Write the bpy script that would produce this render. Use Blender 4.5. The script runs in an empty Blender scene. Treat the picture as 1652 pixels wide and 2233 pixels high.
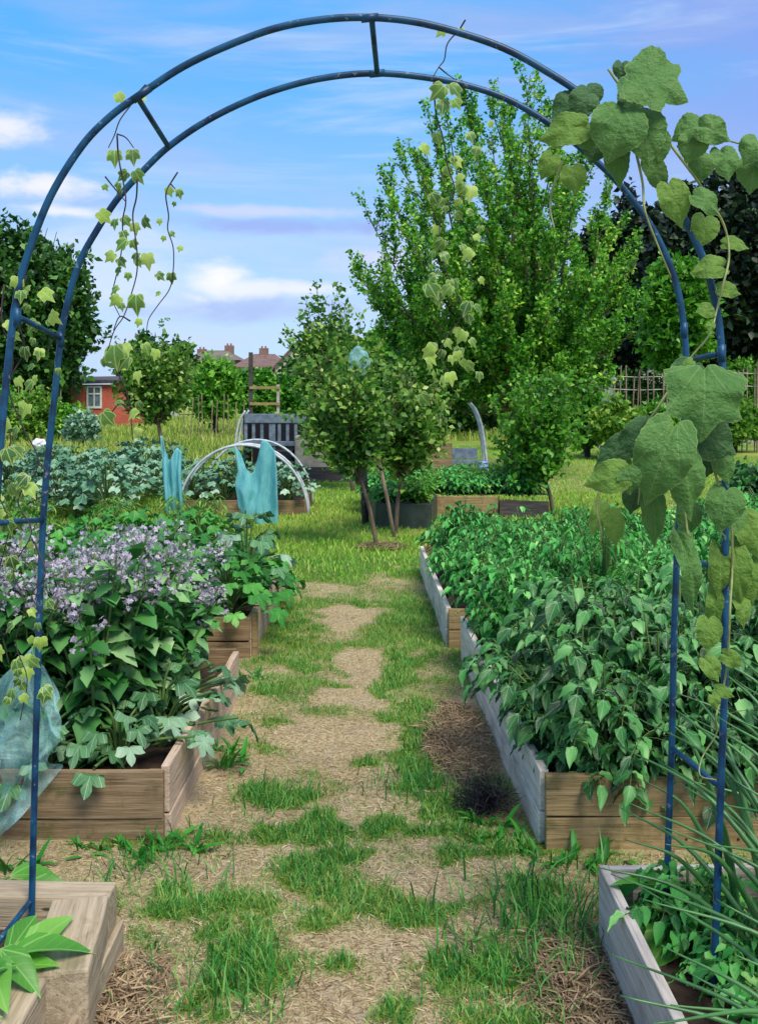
import bpy, math, random
import numpy as np
from mathutils import Vector, Matrix
R = math.radians
rng = np.random.default_rng(7); random.seed(7)
sc = bpy.context.scene; col = sc.collection
# ---------------------------------------------------------------- camera, world, sun, exposure
F, EYE, CX, HY = 2144.0, 1.65, 826.0, 855.0      # measured focal length (photo units), eye height, centre, horizon
cam = bpy.data.cameras.new('camera'); co = bpy.data.objects.new('camera', cam); col.objects.link(co)
cam.sensor_fit = 'VERTICAL'; cam.sensor_height = 36; cam.lens = 36*F/2232; cam.shift_y = -261/2232
cam.clip_start = .05; cam.clip_end = 2000
co.location = (0, 0, EYE); co.rotation_euler = (R(90), 0, 0); sc.camera = co
sc.view_settings.view_transform = 'Standard'; sc.view_settings.look = 'None'
sc.view_settings.gamma = 1; sc.view_settings.exposure = 0.72
SUN_EL, SUN_AZ = 56, 150        # azimuth clockwise from +Y (view direction)
class NT:
    def __init__(s, tree): s.t = tree; s.n = tree.nodes; s.l = tree.links
    def new(s, typ, ins=None, **kw):
        nd = s.n.new(typ)
        for k, v in kw.items(): setattr(nd, k, v)
        for k, v in (ins or {}).items():
            sock = nd.inputs[k]
            if isinstance(v, bpy.types.NodeSocket): s.l.new(v, sock)
            else: sock.default_value = v
        return nd
    def math(s, op, a, b=0.0, c=0.0, clamp=False):
        return s.new('ShaderNodeMath', {0: a, 1: b, 2: c}, operation=op, use_clamp=clamp).outputs[0]
    def mix(s, f, a, b):
        nd = s.n.new('ShaderNodeMix'); nd.data_type = 'RGBA'
        for i, v in ((0, f), (6, a), (7, b)):
            if isinstance(v, bpy.types.NodeSocket): s.l.new(v, nd.inputs[i])
            else: nd.inputs[i].default_value = (v if i == 0 else (*v[:3], 1))
        return nd.outputs[2]
    def rng(s, v, a, b, c=0., d=1.):
        return s.new('ShaderNodeMapRange', {0: v, 1: a, 2: b, 3: c, 4: d}, interpolation_type='SMOOTHSTEP').outputs[0]
    def noise(s, vec, scale, detail=4, rough=.55, dist=0):
        ins = {'Scale': scale, 'Detail': detail, 'Roughness': rough, 'Distortion': dist}
        if vec is not None: ins['Vector'] = vec
        return s.new('ShaderNodeTexNoise', ins).outputs[0]
    def mapv(s, vec, sc_=(1, 1, 1), loc=(0, 0, 0), rot=(0, 0, 0)):
        return s.new('ShaderNodeMapping', {'Vector': vec, 'Scale': sc_, 'Location': loc, 'Rotation': rot}).outputs[0]
def lin(r, g, b):
    return tuple(((c/255)/12.92 if c <= 10 else ((c/255+.055)/1.055)**2.4) for c in (r, g, b))
w = bpy.data.worlds.new('World'); sc.world = w; w.use_nodes = True; w.node_tree.nodes.clear()
W = NT(w.node_tree)
sky = W.new('ShaderNodeTexSky', sky_type='NISHITA', sun_disc=False, sun_elevation=R(SUN_EL), sun_rotation=R(SUN_AZ))
tc = W.new('ShaderNodeTexCoord').outputs['Generated']
sep = W.new('ShaderNodeSeparateXYZ', {0: tc}); X, Y, Z = sep.outputs
K = 6.85
def kc(r, g, b): return tuple(c*K for c in lin(r, g, b))
el = W.rng(Z, 0.0, .36)
wisp = W.noise(W.mapv(tc, (2.2, 2.2, 13), (3, 0, 1.3)), 1.0, 5, .55, .4)
wisp2 = W.noise(W.mapv(tc, (3.0, 3.0, 30), (9, 4, .2), (0, R(4), 0)), 1.0, 6, .6, .5)
base = W.mix(el, kc(184, 216, 250), kc(84, 176, 250))
lav = W.rng(W.math('ADD', X, W.math('MULTIPLY', W.math('SUBTRACT', wisp, .5), .7)), .06, .36)
base = W.mix(W.math('MULTIPLY', lav, W.rng(Z, .08, .3, .2, .8)), base, kc(140, 160, 232))
base = W.mix(W.math('MULTIPLY', W.rng(wisp, .44, .70), .6), base, kc(170, 190, 238))
base = W.mix(W.math('MULTIPLY', W.rng(wisp2, .5, .72), .6), base, kc(186, 212, 248))
low = W.math('MULTIPLY', W.rng(wisp2, .44, .62), W.rng(Z, .2, .06))
base = W.mix(W.math('MULTIPLY', low, .5), base, kc(194, 208, 244))
def puff(base, az, elv, rx, rz, colr, s=1.0, seed=0.):
    a = W.math('DIVIDE', W.math('SUBTRACT', X, math.sin(az)), rx)
    b = W.math('DIVIDE', W.math('SUBTRACT', Z, elv), rz)
    d = W.math('SQRT', W.math('ADD', W.math('MULTIPLY', a, a), W.math('MULTIPLY', b, b)))
    n = W.noise(W.mapv(tc, (14, 14, 34), (seed, 2, 0)), 1.0, 6, .6, .3)
    m = W.rng(W.math('ADD', d, W.math('MULTIPLY', W.math('SUBTRACT', n, .5), 2.2)), 1.15, .1)
    return W.mix(W.math('MULTIPLY', m, s), base, colr)
def az(px): return math.atan((px-CX)/F)
base = puff(base, az(560), .082, .13, .018, kc(158, 178, 236), .8, 3)
base = puff(base, az(480), .112, .045, .022, kc(250, 246, 255), .95, 5)
base = puff(base, az(620), .104, .09, .010, kc(240, 238, 255), .8, 7)
base = puff(base, az(280), .12, .09, .05, kc(222, 228, 250), .55, 9)
base = puff(base, az(20), .245, .055, .022, kc(240, 240, 255), .95, 11)
base = puff(base, az(110), .195, .055, .016, kc(246, 242, 255), .95, 13)
base = puff(base, az(160), .172, .05, .008, kc(240, 240, 255), .9, 15)
base = puff(base, az(640), .165, .14, .009, kc(150, 162, 232), .7, 17)
base = puff(base, az(600), .18, .13, .007, kc(214, 214, 252), .7, 21)
base = puff(base, az(860), .135, .08, .018, kc(214, 214, 250), .8, 23)
base = W.mix(W.rng(Z, .4, .75), base, W.mix(.35, kc(150, 175, 225), kc(225, 232, 250)))
skc = W.mix(.86, sky.outputs[0], base)
W.new('ShaderNodeOutputWorld', {0: W.new('ShaderNodeBackground', {0: skc, 1: .1}).outputs[0]})
sd = bpy.data.lights.new('sun', 'SUN'); sd.energy = 2.6; sd.angle = R(25); sd.color = (1, .93, .80)
so = bpy.data.objects.new('sun', sd); col.objects.link(so)
saz, sel = R(SUN_AZ), R(SUN_EL)
sv = Vector((math.sin(saz)*math.cos(sel), math.cos(saz)*math.cos(sel), math.sin(sel)))
so.rotation_euler = sv.to_track_quat('Z', 'Y').to_euler(); so.location = (5, -5, 20)
# ---------------------------------------------------------------- measuring helpers
def pt(px, py, y): return np.array(((px-CX)/F*y, y, EYE+(HY-py)/F*y))
def gy(py): return EYE*F/(py-HY)
def gp(px, py, z=0.):
    y = (EYE-z)*F/(py-HY); return np.array(((px-CX)/F*y, y, z))
# ---------------------------------------------------------------- object helpers
def tag(o, label=None, cat=None, group=None, kind=None):
    for k, v in (('label', label), ('category', cat), ('group', group), ('kind', kind)):
        if v: o[k] = v
    return o
def thing(name, label, cat, loc=(0, 0, 0), rz=0, group=None):
    o = bpy.data.objects.new(name, None); col.objects.link(o); o.location = loc; o.rotation_euler = (0, 0, rz)
    o.empty_display_size = .1
    return tag(o, label, cat, group)
def link(name, me, mat=None, parent=None):
    o = bpy.data.objects.new(name, me); col.objects.link(o)
    if mat and not me.materials: me.materials.append(mat)
    if parent: o.parent = parent
    return o
def dup(root, loc, rz=0, s=1, label=None, sz=None):
    r = root.copy(); col.objects.link(r); r.location = loc; r.rotation_euler = (0, 0, rz); r.scale = (s, s, sz or s)
    if label: r['label'] = label
    for ch in root.children:
        c = ch.copy(); col.objects.link(c); c.parent = r
        for g in ch.children:
            d = g.copy(); col.objects.link(d); d.parent = c
    return r
def nrm(a): return a/np.maximum(np.linalg.norm(a, axis=-1, keepdims=True), 1e-9)
def rawmesh(name, V, LS, LI, uv=None, e=None, smooth=True):
    """V verts, LS loop totals per face, LI flat loop vertex indices"""
    me = bpy.data.meshes.new(name); V = np.asarray(V, np.float32); LI = np.asarray(LI, np.int32); LS = np.asarray(LS, np.int32)
    me.vertices.add(len(V)); me.vertices.foreach_set('co', V.ravel())
    me.loops.add(len(LI)); me.loops.foreach_set('vertex_index', LI)
    me.polygons.add(len(LS)); st = np.concatenate(([0], np.cumsum(LS)[:-1])).astype(np.int32)
    me.polygons.foreach_set('loop_start', st); me.polygons.foreach_set('loop_total', LS)
    me.polygons.foreach_set('use_smooth', np.full(len(LS), smooth))
    if uv is not None:
        u = me.uv_layers.new(name='UVMap'); u.data.foreach_set('uv', np.asarray(uv, np.float32)[LI].ravel())
    if e is not None:
        a = me.attributes.new('edge', 'FLOAT', 'POINT'); a.data.foreach_set('value', np.asarray(e, np.float32))
    me.update(calc_edges=True); me.validate()
    return me
def batch(name, T, P, D, N, S, mat, parent=None, wid=None):
    TV, TF, TE = T; n = len(P); nv = len(TV)
    P = np.asarray(P, float); D = nrm(np.asarray(D, float)); Xa = nrm(np.cross(D, np.asarray(N, float))); Za = np.cross(Xa, D)
    S = np.broadcast_to(np.asarray(S, float), (n,)); wd = np.ones(n) if wid is None else np.broadcast_to(np.asarray(wid, float), (n,))
    V = (P[:, None] + S[:, None, None]*(TV[None, :, 0:1]*wd[:, None, None]*Xa[:, None] + TV[None, :, 1:2]*D[:, None] + TV[None, :, 2:3]*Za[:, None])).reshape(-1, 3)
    fl = np.array([len(f) for f in TF]); fi = np.concatenate([np.array(f) for f in TF])
    LI = (fi[None] + (np.arange(n)*nv)[:, None]).ravel(); LS = np.tile(fl, n)
    me = rawmesh(name, V, LS, LI, np.tile(TV[:, :2], (n, 1)), np.tile(TE, n))
    return link(name, me, mat, parent)
class MB:
    def __init__(s): s.v = []; s.f = []
    def add(s, V, Fc):
        o = len(s.v); s.v += [tuple(map(float, p)) for p in V]; s.f += [[i+o for i in f] for f in Fc]; return s
    def box(s, a, b):
        x0, y0, z0 = a; x1, y1, z1 = b
        return s.add([(x0,y0,z0),(x1,y0,z0),(x1,y1,z0),(x0,y1,z0),(x0,y0,z1),(x1,y0,z1),(x1,y1,z1),(x0,y1,z1)],
                     [(3,2,1,0),(4,5,6,7),(0,1,5,4),(1,2,6,5),(2,3,7,6),(3,0,4,7)])
    def tube(s, pts, rad, n=8, caps=True):
        pts = np.asarray(pts, float); m = len(pts); rad = np.broadcast_to(rad, (m,))
        T = nrm(np.gradient(pts, axis=0)); ref = np.array((0.13, .97, .2)) if abs(T[0][1]) < .9 else np.array((1., 0, 0))
        V = []; a = nrm(np.cross(T[0], ref))
        for i in range(m):
            a = nrm(a - T[i]*np.dot(a, T[i])); b = np.cross(T[i], a)
            for k in range(n):
                th = 2*math.pi*k/n; V.append(pts[i] + rad[i]*(math.cos(th)*a+math.sin(th)*b))
        Fc = [(i*n+k, i*n+(k+1) % n, (i+1)*n+(k+1) % n, (i+1)*n+k) for i in range(m-1) for k in range(n)]
        if caps: Fc += [tuple(range(n))[::-1], tuple(range((m-1)*n, m*n))]
        return s.add(V, Fc)
    def build(s, name, mat, parent=None, smooth=False, bevel=0):
        me = rawmesh(name, s.v, [len(f) for f in s.f], [i for f in s.f for i in f], smooth=smooth)
        o = link(name, me, mat, parent)
        if bevel:
            m = o.modifiers.new('bevel', 'BEVEL'); m.width = bevel; m.segments = 2; m.limit_method = 'ANGLE'
        return o
def spline(P, n=8):
    P = np.asarray(P, float); Q = np.vstack((2*P[0]-P[1], P, 2*P[-1]-P[-2])); out = []
    for i in range(1, len(Q)-2):
        for t in np.arange(n)/n:
            a, b, c, d = Q[i-1], Q[i], Q[i+1], Q[i+2]
            out.append(.5*((2*b)+(-a+c)*t+(2*a-5*b+4*c-d)*t*t+(-a+3*b-3*c+d)*t**3))
    out.append(Q[-2]); return np.array(out)
# ---------------------------------------------------------------- materials
def newmat(name):
    m = bpy.data.materials.new(name); m.use_nodes = True; m.node_tree.nodes.clear(); return m, NT(m.node_tree)
def simple(name, c1, c2=None, rough=.6, scale=8., metal=0., bump=.0, stretch=(1, 1, 1), spec=.5):
    m, t = newmat(name); tcn = t.new('ShaderNodeTexCoord').outputs['Object']; v = t.mapv(tcn, stretch)
    n = t.noise(v, scale, 6, .6); c = t.mix(t.rng(n, .35, .68), c1, c2 or tuple(x*.7 for x in c1))
    ins = {'Base Color': c, 'Roughness': rough, 'Metallic': metal, 'Specular IOR Level': spec}
    if bump: ins['Normal'] = t.new('ShaderNodeBump', {'Height': t.noise(v, scale*3, 6), 'Strength': bump, 'Distance': .01}).outputs[0]
    p = t.new('ShaderNodeBsdfPrincipled', ins); t.new('ShaderNodeOutputMaterial', {0: p.outputs[0]}); return m
def leafmat(name, cols, rough=.5, trans=.3, edge=None, rib=None, spec=.4, nsc=3., bump=0):
    """cols: list of (pos, colour) over random-per-leaf"""
    m, t = newmat(name)
    rp = t.new('ShaderNodeNewGeometry').outputs['Random Per Island']
    oi = t.new('ShaderNodeObjectInfo').outputs['Random']
    tcn = t.new('ShaderNodeTexCoord').outputs['Object']
    n = t.noise(tcn, nsc, 3)
    f = t.math('ADD', t.math('MULTIPLY', rp, .75), t.math('ADD', t.math('MULTIPLY', t.math('SUBTRACT', n, .5), .9), t.math('MULTIPLY', oi, .2)))
    cr = t.n.new('ShaderNodeValToRGB'); t.l.new(f, cr.inputs[0]); e_ = cr.color_ramp.elements
    while len(e_) < len(cols): e_.new(.5)
    for i, (p_, c_) in enumerate(cols): e_[i].position = p_; e_[i].color = (*c_, 1)
    c = cr.outputs[0]
    if edge:
        at = t.new('ShaderNodeAttribute', attribute_name='edge').outputs['Fac']
        c = t.mix(t.math('MULTIPLY', t.rng(at, edge[1], edge[2]), edge[3] if len(edge) > 3 else 1.0), c, edge[0])
    if rib:
        uv = t.new('ShaderNodeTexCoord').outputs['UV']; s_ = t.new('ShaderNodeSeparateXYZ', {0: uv}); ux, uy = s_.outputs[0], s_.outputs[1]
        ax = t.math('ABSOLUTE', ux)
        ang = t.math('ARCTAN2', ax, uy)
        k = rib[1]; saw = t.math('ABSOLUTE', t.math('SUBTRACT', t.math('FRACT', t.math('ADD', t.math('DIVIDE', ang, k), .5)), .5))
        r_ = t.math('SQRT', t.math('ADD', t.math('MULTIPLY', ux, ux), t.math('MULTIPLY', uy, uy)))
        dist = t.math('MULTIPLY', t.math('MULTIPLY', saw, k), r_)
        vein = t.rng(dist, rib[2], rib[2]*.3)
        feather = t.math('ABSOLUTE', t.math('SUBTRACT', t.math('FRACT', t.math('MULTIPLY', t.math('SUBTRACT', uy, ax), 7.)), .5))
        vein = t.math('MAXIMUM', vein, t.math('MULTIPLY', t.rng(feather, .07, .02), .35))
        c = t.mix(t.math('MULTIPLY', vein, rib[3] if len(rib) > 3 else .7), c, rib[0])
    ins = {'Base Color': c, 'Roughness': rough, 'Specular IOR Level': spec}
    if bump: ins['Normal'] = t.new('ShaderNodeBump', {'Height': t.math('ADD', t.noise(tcn, 70, 5, .6), t.noise(tcn, 22, 3)), 'Strength': bump, 'Distance': .012}).outputs[0]
    p = t.new('ShaderNodeBsdfPrincipled', ins)
    tr = t.new('ShaderNodeBsdfTranslucent', {0: c})
    t.new('ShaderNodeOutputMaterial', {0: t.new('ShaderNodeMixShader', {0: trans, 1: p.outputs[0], 2: tr.outputs[0]}).outputs[0]})
    return m
def woodmat(name, c1, c2, c3, moss=0.):
    m, t = newmat(name); tcn = t.new('ShaderNodeTexCoord').outputs['Object']
    oi = t.new('ShaderNodeObjectInfo').outputs['Random']
    off = t.new('ShaderNodeVectorMath', {0: tcn, 1: t.new('ShaderNodeCombineXYZ', {0: t.math('MULTIPLY', oi, 17.), 1: t.math('MULTIPLY', oi, 5.)}).outputs[0]}, operation='ADD').outputs[0]
    g = t.noise(t.mapv(off, (1.6, 30, 30)), 1.6, 8, .62, .6); g2 = t.noise(t.mapv(off, (4, 90, 90)), 1.2, 4, .6)
    b = t.noise(off, 3.2, 5, .6)
    c = t.mix(t.rng(g, .34, .64), c1, c2); c = t.mix(t.math('MULTIPLY', t.rng(b, .5, .75), .7), c, c3)
    c = t.mix(t.math('MULTIPLY', t.rng(g2, .56, .7), .55), c, tuple(x*.3 for x in c3))
    vo = t.new('ShaderNodeTexVoronoi', {'Vector': t.mapv(off, (2.2, 7, 7)), 'Scale': 1.4}).outputs['Distance']
    c = t.mix(t.rng(vo, .07, .03), c, tuple(x*.5 for x in c3))
    if moss: c = t.mix(t.math('MULTIPLY', t.rng(t.noise(off, 7, 5, .7), .52, .66), moss), c, (.07, .085, .02))
    bmp = t.new('ShaderNodeBump', {'Height': t.math('ADD', g, g2), 'Strength': .55, 'Distance': .006}).outputs[0]
    p = t.new('ShaderNodeBsdfPrincipled', {'Base Color': c, 'Roughness': .82, 'Specular IOR Level': .25, 'Normal': bmp})
    t.new('ShaderNodeOutputMaterial', {0: p.outputs[0]}); return m
L = lin
M = {}
M['wood_brown'] = woodmat('brown timber', L(154,130,100), L(124,102,76), L(90,76,56), .55)
M['wood_tan'] = woodmat('tan timber', L(170,146,106), L(142,120,84), L(108,92,64), .45)
M['wood_pale'] = woodmat('pale weathered timber', L(208,184,162), L(184,160,138), L(152,128,108), .12)
M['wood_grey'] = woodmat('silver weathered timber', L(196,188,180), L(168,160,152), L(130,124,116), .08)
M['wood_flake'] = woodmat('flaking whitish timber', L(236,226,212), L(206,196,182), L(140,128,114), .15)
M['wood_dark'] = woodmat('dark timber', L(92,84,84), L(66,60,62), L(46,42,42), .2)
M['wood_sleeper'] = woodmat('sleeper timber', L(184,168,142), L(156,140,116), L(114,100,80), .3)
M['soil'] = simple('soil', L(74,56,44), L(44,32,26), .95, 30, bump=.8)
M['arch'] = None
m, t = newmat('blue painted tube'); tcn = t.new('ShaderNodeTexCoord').outputs['Object']
c = t.mix(t.rng(t.noise(tcn, 14, 5), .4, .65), L(20,76,112), L(10,44,76))
c = t.mix(t.math('MULTIPLY', t.rng(t.noise(tcn, 55, 3), .62, .7), .6), c, L(120,140,150))
t.new('ShaderNodeOutputMaterial', {0: t.new('ShaderNodeBsdfPrincipled', {'Base Color': c, 'Roughness': .42, 'Specular IOR Level': .35}).outputs[0]})
M['arch'] = m
M['bark'] = simple('bark', L(120,100,84), L(70,56,46), .9, 10, bump=.9, stretch=(1, 1, .25))
M['bark_pale'] = simple('pale bark', L(150,132,112), L(104,88,74), .9, 10, bump=.8, stretch=(1, 1, .25))
M['bark_dark'] = simple('dark bark', L(60,48,42), L(34,28,26), .9, 10, bump=.8)
M['stem'] = simple('green stem', L(96,128,62), L(70,98,48), .6, 12)
M['vine'] = simple('brown vine stem', L(66,48,54), L(40,30,38), .7, 20)
M['vine_green'] = simple('green vine stem', L(150,160,96), L(110,120,70), .6, 20)
M['blade'] = leafmat('grass blade', [(.05, L(30,88,34)), (.35, L(58,136,48)), (.68, L(100,172,74)), (.9, L(168,196,110))], .5, .35, nsc=1.2)
M['lawn'] = leafmat('lawn blade', [(.05, L(84,140,36)), (.4, L(130,188,54)), (.75, L(172,212,78)), (.95, L(212,206,124))], .6, .35, nsc=.5)
M['thin'] = leafmat('thin grass', [(.05, L(70,120,40)), (.4, L(112,160,60)), (.75, L(166,182,84)), (.95, L(206,190,130))], .6, .35, nsc=1.5)
M['straw'] = leafmat('straw', [(.05, L(112,88,60)), (.3, L(166,140,102)), (.65, L(208,186,144)), (.95, L(236,222,190))], .7, .25, nsc=2)
M['rough'] = leafmat('rough grass', [(.05, L(92,134,44)), (.4, L(140,172,66)), (.75, L(184,190,92)), (.95, L(214,192,130))], .6, .35, nsc=.25)
M['potato'] = leafmat('potato leaf', [(.0, L(24,88,30)), (.3, L(44,138,48)), (.65, L(86,184,78)), (.9, L(160,218,126)), (1., L(206,208,96))], .58, .22, rib=(L(112,160,108), .5, .02, .4), spec=.45)
M['potato_dark'] = leafmat('dark leaf', [(.0, L(16,56,20)), (.3, L(36,98,36)), (.62, L(70,144,62)), (.88, L(138,192,114)), (1., L(194,204,100))], .52, .16, rib=(L(140,184,136), .5, .02, .5), spec=.5)
M['potato_bright'] = leafmat('bright leaf', [(.0, L(40,112,34)), (.5, L(62,158,50)), (1., L(120,200,90))], .45, .35)
M['borage'] = leafmat('borage leaf', [(.0, L(30,82,36)), (.4, L(58,126,54)), (.7, L(104,164,88)), (1., L(176,208,150))], .55, .2, spec=.35)
M['squash'] = leafmat('squash leaf', [(.0, L(44,98,52)), (.5, L(86,142,88)), (1., L(176,206,176))], .5, .2, rib=(L(190,208,186), .62, .014, .6))
M['squash_green'] = leafmat('green squash leaf', [(.0, L(30,96,30)), (.45, L(58,142,46)), (.8, L(104,182,74)), (1., L(176,214,130))], .5, .25, rib=(L(140,190,120), .62, .016, .5))
M['kale'] = leafmat('kale leaf', [(.0, L(44,88,60)), (.45, L(84,138,102)), (1., L(182,212,186))], .5, .12, rib=(L(170,196,170), .9, .03, .5))
M['weed'] = leafmat('weed leaf', [(.0, L(70,120,36)), (.5, L(110,164,54)), (1., L(176,200,84))], .5, .35)
M['flower'] = leafmat('lilac petal', [(.0, L(140,128,146)), (.4, L(184,174,190)), (.75, L(212,204,216)), (1., L(226,214,208))], .6, .3)
M['bud'] = leafmat('mauve bud', [(.0, L(120,96,112)), (.5, L(156,132,150)), (1., L(190,176,170))], .6, .2)
M['onion'] = simple('onion leaf', L(74,128,66), L(36,84,42), .4, 9, stretch=(1, 1, .4))
M['tree_main'] = leafmat('tree leaf', [(.0, L(24,72,20)), (.32, L(52,126,30)), (.62, L(108,184,48)), (1., L(188,220,92))], .45, .3, nsc=.55)
M['tree_yellow'] = leafmat('yellowish tree leaf', [(.0, L(40,86,26)), (.35, L(80,136,42)), (.7, L(140,180,72)), (1., L(224,222,150))], .45, .3, nsc=1.2)
M['tree_bright'] = leafmat('bright tree leaf', [(.0, L(46,104,28)), (.4, L(84,152,40)), (.8, L(126,188,60)), (1., L(176,214,96))], .45, .35, nsc=.8)
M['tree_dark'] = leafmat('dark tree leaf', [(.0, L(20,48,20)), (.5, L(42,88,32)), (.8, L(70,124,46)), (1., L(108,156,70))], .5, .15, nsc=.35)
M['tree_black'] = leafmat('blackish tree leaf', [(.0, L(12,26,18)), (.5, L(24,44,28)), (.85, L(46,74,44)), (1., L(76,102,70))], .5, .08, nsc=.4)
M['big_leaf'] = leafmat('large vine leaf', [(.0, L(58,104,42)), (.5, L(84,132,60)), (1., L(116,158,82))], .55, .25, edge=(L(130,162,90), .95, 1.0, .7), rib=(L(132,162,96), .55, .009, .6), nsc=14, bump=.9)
M['big_leaf_dark'] = leafmat('dark vine leaf', [(.0, L(38,76,38)), (.5, L(56,98,50)), (1., L(80,122,66))], .55, .2, edge=(L(104,140,78), .95, 1.0, .7), rib=(L(92,128,78), .55, .009, .6), nsc=14, bump=.9)  # darker green variant of the vine leaf
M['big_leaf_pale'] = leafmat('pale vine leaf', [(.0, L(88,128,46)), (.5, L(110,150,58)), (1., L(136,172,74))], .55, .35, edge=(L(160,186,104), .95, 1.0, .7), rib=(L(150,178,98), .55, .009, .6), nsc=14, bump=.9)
M['ivy'] = leafmat('ivy leaf', [(.0, L(54,92,46)), (.5, L(78,122,52)), (1., L(112,154,66))], .42, .25, edge=(L(170,192,98), .80, .97, .8), rib=(L(172,196,116), .7, .03, .8))
M['ivy_pale'] = leafmat('pale ivy leaf', [(.0, L(138,176,70)), (.5, L(166,200,84)), (1., L(196,216,112))], .45, .4, edge=(L(214,226,146), .84, 1.0, .7), rib=(L(214,228,150), .7, .02, .5))
M['net'] = None
def netmat(name, c1, c2, hole, scale, alpha=.5):
    m, t = newmat(name); tcn = t.new('ShaderNodeTexCoord').outputs['Object']; n = t.noise(t.mapv(tcn, (4, 4, 1)), 6, 5, .6)
    c = t.mix(t.rng(n, .35, .65), c1, c2)
    p = t.new('ShaderNodeBsdfPrincipled', {'Base Color': c, 'Roughness': .6, 'Specular IOR Level': .3})
    tr = t.new('ShaderNodeBsdfTranslucent', {0: c}); mx = t.new('ShaderNodeMixShader', {0: .4, 1: p.outputs[0], 2: tr.outputs[0]})
    wv = t.noise(t.mapv(tcn, (1, 1, 1)), scale, 2, .5)
    f = t.rng(wv, hole-.08, hole+.08, alpha, 1.)
    if alpha < .5: f = t.math('MULTIPLY', f, t.rng(t.noise(t.mapv(tcn, (1, 1, .5), rot=(0, .5, 0)), 9, 6, .65, .6), .3, .7, .3, .9))
    o = t.new('ShaderNodeMixShader', {0: f, 1: t.new('ShaderNodeBsdfTransparent').outputs[0], 2: mx.outputs[0]})
    t.new('ShaderNodeOutputMaterial', {0: o.outputs[0]}); return m
M['net'] = netmat('teal netting', L(150,222,226), L(120,204,212), .45, 220, .72)
M['net_pale'] = netmat('pale teal netting', L(196,240,238), L(160,222,222), .5, 800, .3)
M['net_shade_black'] = simple('black net and bay shade', L(22,20,34), L(12,12,16), .5, 20)  # black netting and ties; also stands for shade inside the compost bay
M['white_pipe'] = simple('pale plastic pipe', L(198,204,208), L(160,166,176), .4, 12)
M['grey_paint'] = simple('grey blue paint', L(116,132,148), L(84,98,112), .6, 10, bump=.2)
M['plastic_dark'] = simple('dark plastic', L(58,70,62), L(40,48,44), .5, 6)
M['concrete'] = simple('pale block', L(176,168,152), L(140,132,118), .9, 6, bump=.4)
M['blue_plastic'] = simple('blue plastic', L(130,150,214), L(100,118,190), .4, 8)
M['white'] = simple('white paint', L(226,226,222), L(200,200,198), .5, 9)
M['render_white'] = simple('white render', L(212,208,196), L(184,178,166), .8, 1.5)
M['glass'] = simple('window glass', L(110,130,146), L(70,86,100), .12, 2)
M['terracotta'] = simple('terracotta', L(150,104,84), L(130,88,70), .8, 8)
def brickmat(name, a, b, mortar, sc_):
    m, t = newmat(name); tcn = t.new('ShaderNodeTexCoord').outputs['Object']
    v = t.new('ShaderNodeCombineXYZ', {0: t.new('ShaderNodeSeparateXYZ', {0: tcn}).outputs[0], 1: t.new('ShaderNodeSeparateXYZ', {0: tcn}).outputs[2]}).outputs[0]
    br = t.new('ShaderNodeTexBrick', {'Vector': v, 'Color1': (*a, 1), 'Color2': (*b, 1), 'Mortar': (*mortar, 1), 'Scale': sc_, 'Mortar Size': .015})
    c = t.mix(t.rng(t.noise(tcn, 1.6, 5), .4, .7, 0, .4), br.outputs[0], tuple(x*.75 for x in b))
    t.new('ShaderNodeOutputMaterial', {0: t.new('ShaderNodeBsdfPrincipled', {'Base Color': c, 'Roughness': .9}).outputs[0]}); return m
M['brick'] = brickmat('red brick', L(196,94,74), L(172,78,62), L(176,120,100), 4.5)
M['brick_dull'] = brickmat('dull brick', L(140,110,100), L(120,92,84), L(140,120,108), 3)
M['roof_red'] = simple('red roof tiles', L(124,98,92), L(96,76,72), .9, 2, stretch=(1, 1, 6))
M['roof_grey'] = simple('grey brown roof tiles', L(122,112,104), L(92,84,80), .9, 2, stretch=(1, 1, 6))
M['felt'] = simple('roofing felt', L(84,78,86), L(60,56,62), .9, 5)
# ---------------------------------------------------------------- leaf templates (length 1 along +Y)
def T_strip(rows, droop=.25, cup=.12, fold=0.):
    """rows: (t, halfwidth)"""
    V = []; E = []
    for t_, w_ in rows:
        z = -droop*t_*t_
        V += [(-w_, t_, z+cup*w_), (0, t_, z), (w_, t_, z+cup*w_)]; E += [1, 0, 1]
    Fc = []
    for i in range(len(rows)-1):
        a = i*3; Fc += [(a, a+1, a+4, a+3), (a+1, a+2, a+5, a+4)]
    return np.array(V, float), Fc, np.array(E, float)
T_simple = (np.array([(0, 0, 0), (-.27, .42, .08), (0, .5, -.02), (.27, .42, .08), (0, 1, -.12)], float), [(0, 2, 1), (1, 2, 4), (0, 3, 2), (2, 3, 4)], np.zeros(5))
T_ovate = T_strip([(0, .01), (.12, .19), (.35, .31), (.6, .26), (.82, .14), (1, .005)], .3, .35)
T_pot = T_strip([(0, .02), (.1, .17), (.27, .31), (.46, .32), (.64, .27), (.82, .15), (1, .005)], .5, .45)
for _i in range(7): T_pot[0][_i*3, 2] += (.05 if _i % 2 else -.05); T_pot[0][_i*3+2, 2] += (-.04 if _i % 2 else .06); T_pot[0][_i*3+1, 2] -= .035*(_i % 2)
T_long = T_strip([(0, .02), (.15, .08), (.4, .13), (.7, .10), (.9, .05), (1, .004)], .45, .3)
T_wave = T_strip([(0, .02), (.1, .16), (.22, .26), (.34, .24), (.46, .33), (.6, .25), (.72, .27), (.86, .13), (1, .005)], .35, .5)
T_blade = (np.array([(-.03, 0, 0), (.03, 0, 0), (-.022, .55, .0), (.022, .55, 0), (0, 1, -.22)], float), [(0, 1, 3, 2), (2, 3, 4)], np.zeros(5))
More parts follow.
